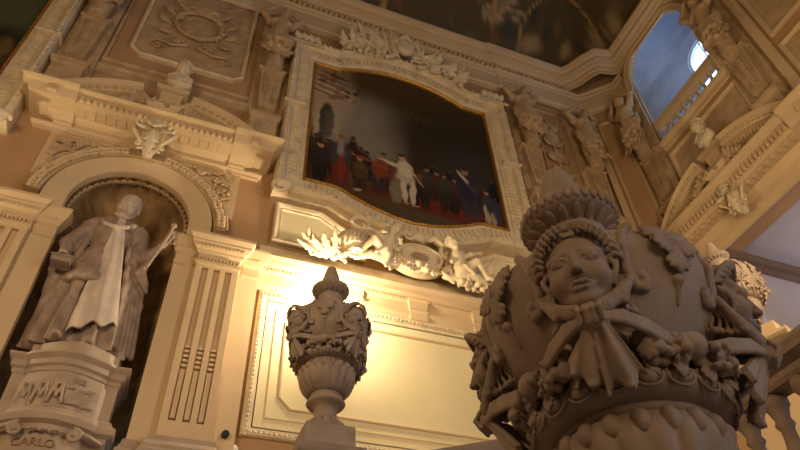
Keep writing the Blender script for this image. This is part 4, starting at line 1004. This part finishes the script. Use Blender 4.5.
    def stole(X, Y, Z):
        t = np.clip((8.85 - Z) / 2.3, 0, 1); cx = -.04 + .12 * t; w = .06 + .30 * t
        front = y - .30 - .16 * t + .35 * ((X - cx) / .5) ** 2 + .012 * np.sin((X - cx) * 26 + Z * 1.5)
        d = np.maximum(np.abs(Y - front) - .035, np.abs(X - cx) - w)
        low = 6.40 + .35 * (X - cx) + .05 * np.sin(X * 22)
        return np.maximum(d, np.maximum(low - Z, Z - 8.85)) * .8
    c.put(stole, (-.6, -.75, 6.3), (.6, .1, 8.95), .01)
    c.line([(-.36, y - .22, 8.78), (-.28, y - .34, 8.62), (-.1, y - .38, 8.56), (.1, y - .36, 8.62), (.2, y - .26, 8.78)], .045, .045, .02)
    stl = c.mesh('stole')
    return body, head, stl
body, head, stl = statue_parts()
t = T('niche_statue', 'marble statue of a bearded man in a long robe standing in the niche', 'statue', (0, 0, 6.02))
part('body', body, 'marble', t); part('head', head, 'marble_lit', t); part('stole', stl, 'marble_lit', t)
bm = BM(); box(bm, -.85, -.55, -.50, -.26, 7.44, 7.54); box(bm, -.87, -.53, -.52, -.24, 7.54, 7.575)
single('stone_casket', bm, 'marble', 'small stone block under the right hand of the niche statue', 'casket', (-.69, -.4, 7.40))
c = Clay((.45, -.75, 7.6), (1.1, -.1, 8.9), .016); c.line([(.62, -.42, 7.75), (.84, -.52, 8.5), (.87, -.54, 8.66)], .032, .026, .01); c.ell((.875, -.545, 8.7), .055, k=.01)
single('sceptre', c.mesh('sceptre'), 'marble', 'short sceptre held in the outstretched hand of the niche statue', 'sceptre', (.6, -.4, 7.7))

# pedestal with a bowed front
def bowed(bm, z_d, hw=.62, bow=.2, back=.45):
    """stack of bowed sections: z_d = [(d, z)]"""
    rings = []
    for d, z in z_d:
        pts = [(-hw - .13 - d, back)] + [(-hw - .13 - d, -.30 - d), (-hw + .02 - d * .3, -.30 - d)]
        for k in range(17):
            a = -1 + k / 8; pts.append((a * (hw - .08 + d * .3), -.36 - d - bow * cos(a * pi / 2)))
        pts += [(hw - .02 + d * .3, -.30 - d), (hw + .13 + d, -.30 - d), (hw + .13 + d, back)]
        rings.append([bm.verts.new((x, y_, z)) for x, y_ in pts])
    for a, b in zip(rings, rings[1:]):
        for k in range(len(a)): bm.faces.new((a[k], a[(k + 1) % len(a)], b[(k + 1) % len(a)], b[k]))
    bm.faces.new(rings[0][::-1]); bm.faces.new(rings[-1])
t = T('statue_pedestal', 'bowed marble pedestal with raised lettering under the niche statue', 'pedestal', (0, 0, 3.2))
bm = BM(); bowed(bm, [(-.10, 5.72), (-.10, 6.0), (-.13, 6.03)], .60, .2); part('top_step', bm, 'ped', t)
bm = BM(); bowed(bm, [(.0, 5.42), (.02, 5.44), (.02, 5.50), (.06, 5.53), (.06, 5.62), (.12, 5.68), (.12, 5.72), (-.05, 5.73)], .60, .2); part('cornice', bm, 'ped', t)
bm = BM(); bowed(bm, [(.0, 4.86), (.0, 5.43)], .60, .2); die = part('die', bm, 'ped', t)
bm = BM(); bowed(bm, [(.04, 4.50), (.04, 4.58), (.12, 4.62), (.14, 4.70), (.08, 4.76), (.05, 4.83), (.0, 4.87)], .60, .2); part('base_moulding', bm, 'ped', t)
bm = BM(); bowed(bm, [(.02, 3.2), (.02, 4.50)], .62, .2); low = part('lower_block', bm, 'ped', t)
c = Clay((-.8, -.95, 4.2), (.8, -.3, 4.65), .016)
for s in (-1, 1): volute(c, s * .36, 4.45, .10, -.62, 1.5, pi / 2, -s, .03); c.line([(s * .4, -.60, 4.52), (s * .55, -.56, 4.48), (s * .72, -.42, 4.46)], .04, .03, .01)
for i in range(7): c.ell((-.2 + i * .066, -.66, 4.46 + .02 * (i % 2)), .032, k=.01)
part('scroll_ornament', c.mesh('scroll_ornament'), 'ped', low)
def lettering(txt, size, x, z, d, parent, m, nm, bowr=True, ext=.012):
    cu = bpy.data.curves.new('letters', 'FONT'); cu.body = txt; cu.size = size; cu.extrude = ext; cu.align_x = 'CENTER'; cu.resolution_u = 2
    o = bpy.data.objects.new('letters', cu); col.objects.link(o); dg = bpy.context.evaluated_depsgraph_get(); me = bpy.data.meshes.new_from_object(o.evaluated_get(dg))
    col.objects.unlink(o); bpy.data.objects.remove(o)
    for v in me.vertices:
        X, Z, Y = v.co.x + x, v.co.y + z, -v.co.z
        yy = -(d + .2 * cos(max(-1, min(1, X / .55)) * pi / 2)) if bowr else -d
        v.co = (X, yy + Y - .004, Z)
    return part(nm, me, m, parent)
lettering('CARLO', .17, -.10, 4.26, .385, low, 'plum', 'name_letters')
lettering('IIIII', .15, .22, 5.27, .36, die, 'ped', 'numeral_letters', ext=.012)
c = Clay((-.72, -.75, 4.84), (.72, -.3, 5.34), .013)        # raised zigzag relief
for i, x in enumerate((-.45, -.24, -.03, .18, .39)):
    yb = -(.385 + .2 * cos(min(1, abs(x) / .55) * pi / 2))
    if i < 3: c.line([(x - .09, yb, 4.92), (x - .04, yb - .02, 5.2), (x + .0, yb - .02, 5.0), (x + .05, yb - .02, 5.2), (x + .09, yb, 4.92)], .022, .022, .01)
    else: c.line([(x - .08, yb, 5.18), (x + .06, yb - .02, 5.18), (x - .06, yb - .01, 4.94), (x + .08, yb, 4.94)], .024, .024, .01)
    c.ell((x, yb - .01, 5.21), .022, k=.01)
part('raised_relief', c.mesh('raised_relief'), 'ped', die)

# security camera and dome lamp at the foot of the pier
frame(NICHE, AY)
t = T('security_camera', 'small black security camera at the foot of the right pier', 'camera', (2.42, 0, 4.95))
bm = BM(); box(bm, 2.39, 2.45, -.14, 0, 4.90, 4.95); part('bracket', bm, 'black', t)
bm = BM(); lathe(bm, [(.055, 0), (.06, .02), (.06, .16), (.045, .18)], 16); bmesh.ops.rotate(bm, verts=bm.verts, cent=(0, 0, 0), matrix=Matrix.Rotation(radians(100), 3, 'X')); bmesh.ops.translate(bm, verts=bm.verts, vec=(2.42, -.10, 4.99)); part('housing', bm, 'black', t)
bm = BM(); bmesh.ops.create_uvsphere(bm, u_segments=20, v_segments=12, radius=.09, matrix=Matrix.Translation((2.58, -.08, 4.80)) @ Matrix.Diagonal((1, .8, 1, 1)))
single('dome_lamp', bm, 'white', 'small round white dome fixed beside the black camera', 'lamp', (2.58, 0, 4.76), smooth=True)

# ------------------------------------------------------------------ urns (local frame, foot at z = 0, mask facing -y)
def urn_meshes():
    U = {}
    hi, K = .0043, .006
    c = Clay((-.24, -.52, .66), (.24, -.16, 1.20), hi)
    P = Pose(c, (0, -.300, .785), .285, rotm(radians(6), 0)); sculpt_head(P, neck=False, chubby=.01); hair_waves(P, 4, True, 9)
    for s in (-1, 1):      # ribbon coming out of the hair and running down to the knot
        c.line([(s * .120, -.30, .93), (s * .118, -.335, .86), (s * .09, -.365, .80), (s * .045, -.39, .765), (s * .01, -.40, .745)], .012, .019, K)
        c.line([(s * .102, -.325, .89), (s * .098, -.355, .84), (s * .07, -.385, .795), (s * .03, -.41, .765)], .007, .011, K)
    U['mask'] = c.mesh('mask')
    c = Clay((-.32, -.54, .53), (.32, -.16, .82), hi)
    c.ell((0, -.405, .735), (.034, .032, .036), k=.008)
    for k in range(4): c.line([(-.03 + .02 * k, -.42, .762), (-.027 + .018 * k, -.441, .735), (-.03 + .02 * k, -.42, .708)], .006, .006, .004)
    def sheet(x0, z0, w0, x1, z1, w1, y0, y1, nf, amp, cutz=.02, th=.006, flat=False):
        """hanging cloth: a pleated strip from (x0,z0) to (x1,z1), its lower hem zigzagging"""
        A = np.array((x0, z0)); B_ = np.array((x1, z1)); L = float(np.hypot(*(B_ - A))); d = (B_ - A) / L; nn = np.array((d[1], -d[0]))
        def f(X, Y, Z):
            s_ = ((X - x0) * d[0] + (Z - z0) * d[1]) / L; u = (X - x0) * nn[0] + (Z - z0) * nn[1]; sc = np.clip(s_, 0, 1)
            w = w0 + (w1 - w0) * sc; q = np.clip(u / w, -1, 1); tri = .5 * np.cos(q * nf * pi + .6)
            ys = y0 + (y1 - y0) * sc - amp * (.3 + .9 * sc) * tri + .6 * u * u / .3
            hem = 1 + (cutz * tri * 2) / L
            return np.maximum(np.maximum((np.abs(Y - ys) - th) * .6, np.abs(u) - w), np.maximum(-s_, s_ - hem) * L)
        lo = (min(x0, x1) - w1 - .01, min(y0, y1) - .06, min(z0, z1) - w1 * .3 - .03); hi_ = (max(x0, x1) + w1 + .01, max(y0, y1) + .06, max(z0, z1) + .03)
        c.put(f, lo, hi_, .004)
    sheet(-.010, .730, .016, -.050, .600, .042, -.392, -.322, 1.2, .020, .018, .011); sheet(.012, .730, .018, .036, .578, .056, -.400, -.312, 1.6, .024, .022, .011)
    sheet(-.02, .72, .012, -.085, .64, .026, -.375, -.325, 1.0, .016, .016, .010)
    for s in (-1, 1):
        for k in range(4): c.line([(s * .022, -.40, .744 - .005 * k), (s * .075, -.368, .748 - .010 * k), (s * .125, -.318, .735 - .011 * k), (s * .165, -.262, .715 - .010 * k)], .0085, .009, .005)
        berries(c, (s * .135, -.275, .675), (.03, .025, .035), 22, .013, 77, .003); berries(c, (s * .175, -.25, .67), (.03, .02, .03), 16, .012, 78, .003); leaf(c, (s * .11, -.31, .70), (s * .10, -.30, .64), .022, k=.005)
    U['bow'] = c.mesh('bow')
    # festoon (centred on -y, later turned by 45 degrees)
    c = Clay((-.24, -.52, .53), (.24, -.16, .84), hi); r = random.Random(31)
    for i in range(11):
        t = i / 10 * 2 - 1; x = .205 * t; z = .685 + .035 * t * t; R_ = .286 + .010 * (1 - t * t); y = -math.sqrt(max(.01, R_ ** 2 - x * x)); rr = .036 * (1 - .35 * abs(t))
        if i in (2, 5, 8):
            c.ell((x, y - .008, z + .012), (rr * 1.15, rr, rr * 1.05), k=.004); c.ell((x + .02, y - .03, z + .0), rr * .18, k=.003)
        elif i in (4, 7):                            # pine cone
            for q in range(40):
                a = q * 2.4; h = q / 39; c.ell((x + rr * .85 * cos(a) * sin(pi * (h * .9 + .05)), y + rr * .8 * sin(a) * sin(pi * (h * .9 + .05)), z + rr * 1.3 * (h * 2 - 1)), .0085, k=.004)
            c.ell((x, y, z), (rr * .8, rr * .75, rr * 1.2), k=.006)
        else: berries(c, (x, y, z), (rr * .9, rr * .5, rr * 1.1), 16, rr * .34, 50 + i, .003)
        for q in range(3):
            a = r.uniform(0, 6.28); leaf(c, (x, y, z), (x + .06 * cos(a), y + .005, z + .055 * sin(a)), .022, k=.004)
        if i % 2 == 0: leaf(c, (x, y + .01, z - .02), (x + .02 * sin(i), y + .0, z - .085), .022, k=.004)
    U['festoon'] = c.mesh('festoon')
    # scrolls and shoulder leaf between the masks
    c = Clay((-.24, -.50, .72), (.24, -.14, 1.16), hi)
    def onb(x, z, e=0.0):
        R_ = np.interp(z, [.72, .85, .98, 1.08, 1.15, 1.2], [.25, .33, .365, .33, .20, .11]); return (x, -math.sqrt(max(.004, (R_ + e) ** 2 - x * x)), z)
    for s in (-1, 1):
        pts = [onb(s * x, z, .004) for x, z in ((.09, 1.08), (.13, 1.03), (.15, .97), (.145, .90), (.125, .855), (.105, .85), (.098, .87), (.108, .885))]; c.line(pts, .016, .013, .006); c.ell(pts[-1], .016, k=.005)
        leaf(c, onb(0, 1.01, .005), onb(s * .085, 1.05, .02), .03, (0, -.012, 0), .006); leaf(c, onb(0, 1.0, .005), onb(s * .075, .975, .02), .03, (0, -.012, 0), .006)
    leaf(c, onb(0, 1.0, .005), onb(0, 1.085, .015), .034, (0, -.012, 0), .006); leaf(c, onb(0, .98, .005), onb(.0, .90, .012), .034, (0, -.012, 0), .006)
    c.ell(onb(0, 1.01, .012), .024, k=.006); c.ell(onb(0, .885, .006), .017, k=.006); c.cap(onb(0, .875, .004), onb(0, .82, .002), .011, .004, .006)
    U['scroll_leaf'] = c.mesh('scroll_leaf')
    # turned parts
    bm = BM(); lathe(bm, [(.10, .60), (.245, .66), (.25, .72), (.285, .78), (.33, .85), (.352, .92), (.365, .98), (.362, 1.02), (.345, 1.06), (.315, 1.09), (.27, 1.12), (.20, 1.15), (.14, 1.17), (.108, 1.20), (.096, 1.25), (.098, 1.30), (.115, 1.34), (.07, 1.35)], 96); U['body'] = bm
    bm = BM(); n = 20
    lathe(bm, [(.20, .580), (.242, .583), (.268, .597), (.280, .620), (.274, .646), (.25, .662), (.20, .668)], 96)
    for k in range(n):
        a = 2 * pi * k / n; R_ = Matrix.Rotation(a, 4, 'Z') @ Matrix.Translation((0, -.270, .621)) @ Matrix.Rotation(radians(-8), 4, 'X')
        bmesh.ops.create_uvsphere(bm, u_segments=14, v_segments=10, radius=1, matrix=R_ @ Matrix.Diagonal((.029, .024, .027, 1)))
        ring = []
        for i in range(18):
            b = 2 * pi * i / 18; rr = []
            for j in range(5):
                g = 2 * pi * j / 5; q = 1 + .12 * cos(g); rr.append(bm.verts.new(R_ @ Vector((.038 * q * cos(b), -.004 - .006 * sin(g), .033 * q * sin(b)))))
            ring.append(rr)
        for i in range(18):
            for j in range(5): bm.faces.new((ring[i][j], ring[(i + 1) % 18][j], ring[(i + 1) % 18][(j + 1) % 5], ring[i][(j + 1) % 5]))
    U['egg_ring'] = bm
    bm = BM(); prof = [(.14, .325), (.17, .34), (.205, .38), (.23, .43), (.24, .48), (.238, .52), (.225, .55), (.205, .563)]; n = 160; rings = []
    for q, (r_, z) in enumerate(prof):
        amp = [.2, .6, 1, 1, 1, 1, .9, .1][q]; rings.append([bm.verts.new(((r_ + .014 * amp * (abs(cos(pi * k * 20 / n)) - .6)) * cos(2 * pi * k / n), (r_ + .014 * amp * (abs(cos(pi * k * 20 / n)) - .6)) * sin(2 * pi * k / n), z)) for k in range(n)])
    for a, b in zip(rings, rings[1:]):
        for k in range(n): bm.faces.new((a[k], a[(k + 1) % n], b[(k + 1) % n], b[k]))
    bm.faces.new(rings[-1]); bm.faces.new(rings[0][::-1])
    for k in range(20):
        bmesh.ops.create_uvsphere(bm, u_segments=12, v_segments=8, radius=1, matrix=Matrix.Rotation(2 * pi * (k + .5) / 20, 4, 'Z') @ Matrix.Translation((0, -.222, .525)) @ Matrix.Rotation(radians(12), 4, 'X') @ Matrix.Diagonal((.028, .030, .035, 1)))
    lathe(bm, [(.19, .55), (.215, .562), (.222, .575), (.212, .59), (.19, .592)], 80); U['bowl'] = bm
    bm = BM(); lathe(bm, [(.19, 0), (.19, .03), (.178, .045), (.165, .055), (.12, .085), (.098, .13), (.092, .18), (.11, .225), (.15, .24), (.166, .26), (.155, .28), (.13, .295), (.125, .315), (.15, .335), (.12, .34)], 64)
    for k in range(12):
        a = 2 * pi * k / 12; R_ = Matrix.Rotation(a, 4, 'Z')
        bmesh.ops.create_uvsphere(bm, u_segments=10, v_segments=8, radius=1, matrix=R_ @ Matrix.Translation((0, -.125, .085)) @ Matrix.Rotation(radians(-50), 4, 'X') @ Matrix.Diagonal((.030, .016, .062, 1)))
    U['foot'] = bm
    bm = BM(); lathe(bm, [(.09, 1.325), (.10, 1.345), (.115, 1.365), (.145, 1.38), (.160, 1.388), (.168, 1.40), (.170, 1.435), (.16, 1.45), (.15, 1.456), (.125, 1.46), (.0001, 1.461)], 80, caps=False)
    fin = BM(); lathe(fin, [(.112, 1.455), (.105, 1.47), (.096, 1.50), (.084, 1.56), (.068, 1.62), (.055, 1.66), (.046, 1.69), (.03, 1.70)], 64); U['finial'] = fin
    for k in range(34):
        a = 2 * pi * k / 34; bmesh.ops.create_uvsphere(bm, u_segments=8, v_segments=6, radius=1, matrix=Matrix.Rotation(a, 4, 'Z') @ Matrix.Translation((0, -.169, 1.418)) @ Matrix.Diagonal((.0145, .013, .024, 1)))
    for k in range(18):
        a = 2 * pi * k / 18; bmesh.ops.create_uvsphere(bm, u_segments=8, v_segments=6, radius=1, matrix=Matrix.Rotation(a, 4, 'Z') @ Matrix.Translation((0, -.128, 1.366)) @ Matrix.Rotation(radians(65), 4, 'X') @ Matrix.Diagonal((.013, .009, .034, 1)))
    U['lid'] = bm
    return U
UM = urn_meshes()
frame(0, 0)
def build_urn(label, x, y, z, rz):
    t = thing('carved_urn', label, 'urn', (x, y, z), rz, 'carved stone urns on the stair balustrade')
    for nm in ('foot', 'bowl', 'egg_ring', 'body', 'lid'): o = obj(nm, UM[nm], 'urn', t, smooth=True)
    obj('finial', UM['finial'], 'urn', o, smooth=True)
    for k in range(4):
        a = k * pi / 2
        link('mask_head', UM['mask'], 'urn', t, rz=a); link('ribbon_bow', UM['bow'], 'urn', t, rz=a)
        link('fruit_festoon', UM['festoon'], 'urn', t, rz=a + pi / 4); link('scroll_leaf', UM['scroll_leaf'], 'urn', t, rz=a + pi / 4)
    return t
def face_cam(x, y, off=0.0): return math.atan2(x, -y) + pi + radians(off) if False else math.atan2(-x, y) + radians(off)
UX, UY, UZ = 1.85 * sin(radians(42.7)), 1.85 * cos(radians(42.7)), .255
urn1 = build_urn('big dark carved urn with a woman\'s face, close in front at the right', UX, UY, UZ, face_cam(UX, UY, -2))
U2 = (1.305, 4.83, 2.56); U3 = (8.3 * sin(radians(55.0)), 8.3 * cos(radians(55.0)), 4.55)
urn2 = copy_tree(urn1); urn2.location = U2; urn2.scale = (1, 1, 1.045); urn2.rotation_euler.z = face_cam(U2[0], U2[1], 38); urn2['label'] = 'smaller carved urn standing on its pedestal in front of the glowing wall'
urn3 = copy_tree(urn1); urn3.location = U3; urn3.rotation_euler.z = face_cam(U3[0], U3[1], 20); urn3['label'] = 'far carved urn mostly hidden behind the right side of the big dark urn'

def pedestal(label, x, y, zt, rz, w=.26, m='urn', zb=FLOOR):
    t = thing('urn_pedestal', label, 'pedestal', (x, y, zb), rz, 'square pedestals of the urns'); h = zt - zb
    bm = BM()
    def sq(pr):
        rings = [[bm.verts.new((sx * r_, sy * r_, z)) for sx, sy in ((-1, -1), (1, -1), (1, 1), (-1, 1))] for r_, z in pr]
        for a, b in zip(rings, rings[1:]):
            for k in range(4): bm.faces.new((a[k], a[(k + 1) % 4], b[(k + 1) % 4], b[k]))
        bm.faces.new(rings[0][::-1]); bm.faces.new(rings[-1])
    sq([(w * 1.12, 0), (w * 1.12, .5), (w, .55), (w, h - .33)]); obj('shaft', bm, m, t)
    bm = BM(); sq([(w * .98, h - .34), (w * 1.05, h - .32), (w * 1.15, h - .30), (w * 1.3, h - .27), (w * 1.35, h - .24), (w * 1.35, h - .20), (w * 1.15, h - .18), (w * 1.0, h - .16), (w * 1.0, h)]); obj('cap', bm, m, t)
    return t
pedestal('stone pedestal carrying the big dark urn', UX, UY, UZ, face_cam(UX, UY, 20))
pedestal('brown stone pedestal carrying the smaller urn before the glowing wall', U2[0], U2[1], U2[2], radians(0), .20)
pedestal('cream stone pedestal carrying the far urn at the right', U3[0], U3[1], U3[2], radians(20), .36, 'ivory')

def railing(label, a, b, h=.95, n=6, m='urn', grp='stone stair balustrades'):
    a = Vector(a); b = Vector(b); d = (b - a); L = math.hypot(d.x, d.y); rz = math.atan2(d.y, d.x); sl = d.z / L
    t = thing('balustrade', label, 'balustrade', (a.x, a.y, a.z - h), rz, grp)
    def bar(nm, zz, w):
        bm = BM(); rings = []
        for x in (0, L):
            rings.append([bm.verts.new((x, yy, h + z + sl * x)) for yy, z in [(-w * k, z) for k, z in zz] + [(w * k, z) for k, z in zz[::-1]]])
        for k in range(len(rings[0])): bm.faces.new((rings[0][k], rings[0][(k + 1) % len(rings[0])], rings[1][(k + 1) % len(rings[0])], rings[1][k]))
        bm.faces.new(rings[0][::-1]); bm.faces.new(rings[1]); obj(nm, bm, m, t)
    bar('handrail', [(.5, -.16), (.6, -.14), (.6, -.11), (1.0, -.08), (1.05, -.03), (.9, 0)], .12)
    bar('plinth', [(.9, -h), (.9, -h + .12), (.75, -h + .15)], .12)
    me = baluster_mesh(h - .31, .085)
    for k in range(n):
        x = L * (k + .5) / n; o = link('baluster', me, m, t, (x, 0, .15 + sl * x), smooth=True)
    return t
R1 = railing('brown stone balustrade rising at the right edge behind the big urn', (2.86, 2.75, 1.80), (2.72, .9, 1.70), n=9)
R2 = railing('dark stone handrail left of the big urn, low in front of the wall panel', (1.2, 3.32, 1.62), (2.25, 3.3, 1.92), n=5)
# landings that carry the balustrades
bm = BM(); box(bm, 2.4, 3.2, .7, 2.9, FLOOR, .845); room('trim_11', bm, 'ped')
poly_l = BM(); box(poly_l, 1.1, 2.4, 3.1, 3.5, FLOOR, .70); room('trim_12', poly_l, 'ped')

# ------------------------------------------------------------------ lamps
def lamp(kind, name, loc, power, color, size=.2, rot=(0, 0, 0), sy=None):
    L = bpy.data.lights.new(name, kind); L.energy = power; L.color = color
    if kind == 'AREA':
        L.size = size * S
        if sy: L.shape = 'RECTANGLE'; L.size_y = sy * S
    else: L.shadow_soft_size = size * S
    o = bpy.data.objects.new(name, L); col.objects.link(o); o.location = loc; o.rotation_euler = rot; return o
WARM = (1.0, .71, .38)
def wall_lamp(bayx, x, z, power, label, d=.42):
    frame(bayx, AY); t = T('wall_lamp', label, 'lamp', (x, 0, z - .15), 'wall lamps at the string course')
    bm = BM(); lathe(bm, [(.02, z - .02), (.05, z), (.09, z + .08), (.10, z + .1)], 20, (x, -d)); cup = part('cup', bm, 'gold', t)
    bm = BM(); box(bm, x - .02, x + .02, -d, 0, z - .04, z); part('arm', bm, 'gold', t)
    bm = BM(); bmesh.ops.create_uvsphere(bm, u_segments=16, v_segments=10, radius=.075, matrix=Matrix.Translation((x, -d, z + .12))); part('bulb', bm, GLOW, cup, True)
    p = FR @ Vector((x, -d - .0, z + .34)); lamp('POINT', 'lamp_light', p, power, (1.0, .76, .45), .10)
    frame(0, 0)
GLOW = glow('lit_bulb', (1, .75, .42), 60)
wall_lamp(PAINT, -1.98, 7.38, 210, 'small wall lamp hidden behind the smaller urn, flooding the wall with light', .58)
wall_lamp(2 * NICHE - PAINT, 1.9, 7.4, 110, 'small wall lamp left of the niche, outside the left edge of the view')
# added warm fill for the hall: area lights without fixtures, out of view
lamp('AREA', 'hall_fill_low', (-5.0, -0.5, 5.2), 205, WARM, 2.2, (radians(106), 0, radians(-12)))
lamp('AREA', 'hall_fill_right', (6.5, .5, 5.6), 165, WARM, 2.2, (radians(115), 0, radians(-15)))
lamp('AREA', 'hall_fill_back', (1.5, -6.0, 3.0), 70, (1, .70, .38), 4.0, (radians(100), 0, 0))
# fill lamps added inside gallery and passage in place of daylight, then the sky
frame(BX, BCY, -90)
o = lamp('POINT', 'gallery_fill', FR @ Vector((1.6, 1.0, 16.4)), 22, (.42, .62, 1.0), .35)
o = lamp('AREA', 'passage_fill', FR @ Vector((2.0, 6.0, 7.0)), 75, (.80, .82, 1.0), 2.5, (radians(180), 0, 0))
frame(0, 0)
w = bpy.data.worlds.new('World'); bpy.context.scene.world = w; w.use_nodes = True
w.node_tree.nodes['Background'].inputs['Color'].default_value = (.45, .66, 1, 1); w.node_tree.nodes['Background'].inputs['Strength'].default_value = 5.0

# ------------------------------------------------------------------ camera
cam = bpy.data.cameras.new('Camera'); co = bpy.data.objects.new('Camera', cam); col.objects.link(co)
cam.sensor_width = 36; cam.lens = 660 / 800 * 36; cam.clip_start = .02; cam.clip_end = 200
co.matrix_world = Matrix(((0.93284705, -0.22671059, -0.27999766), (-0.35822707, -0.66638579, -0.65391386), (-0.03833727, 0.71030436, -0.70284989))).to_4x4()
CAMR = Matrix(((0.93284705, -0.22671059, -0.27999766), (-0.35822707, -0.66638579, -0.65391386), (-0.03833727, 0.71030436, -0.70284989)))
co.rotation_euler = CAMR.to_euler(); co.location = (0, 0, 0)
bpy.context.scene.camera = co

# ------------------------------------------------------------------ modules to metres
done = set()
for o in list(bpy.data.objects):
    if o.type == 'MESH' and o.data.name not in done:
        o.data.transform(Matrix.Scale(S, 4)); done.add(o.data.name)
    o.location = o.location * S
    if o.parent is None: o.location.z += EYE
for me in [m for m in bpy.data.meshes if m.users == 0]: bpy.data.meshes.remove(me)
vs = bpy.context.scene.view_settings
vs.view_transform = 'Standard'; vs.look = 'None'; vs.gamma = 1; vs.use_curve_mapping = False; vs.exposure = 0.0
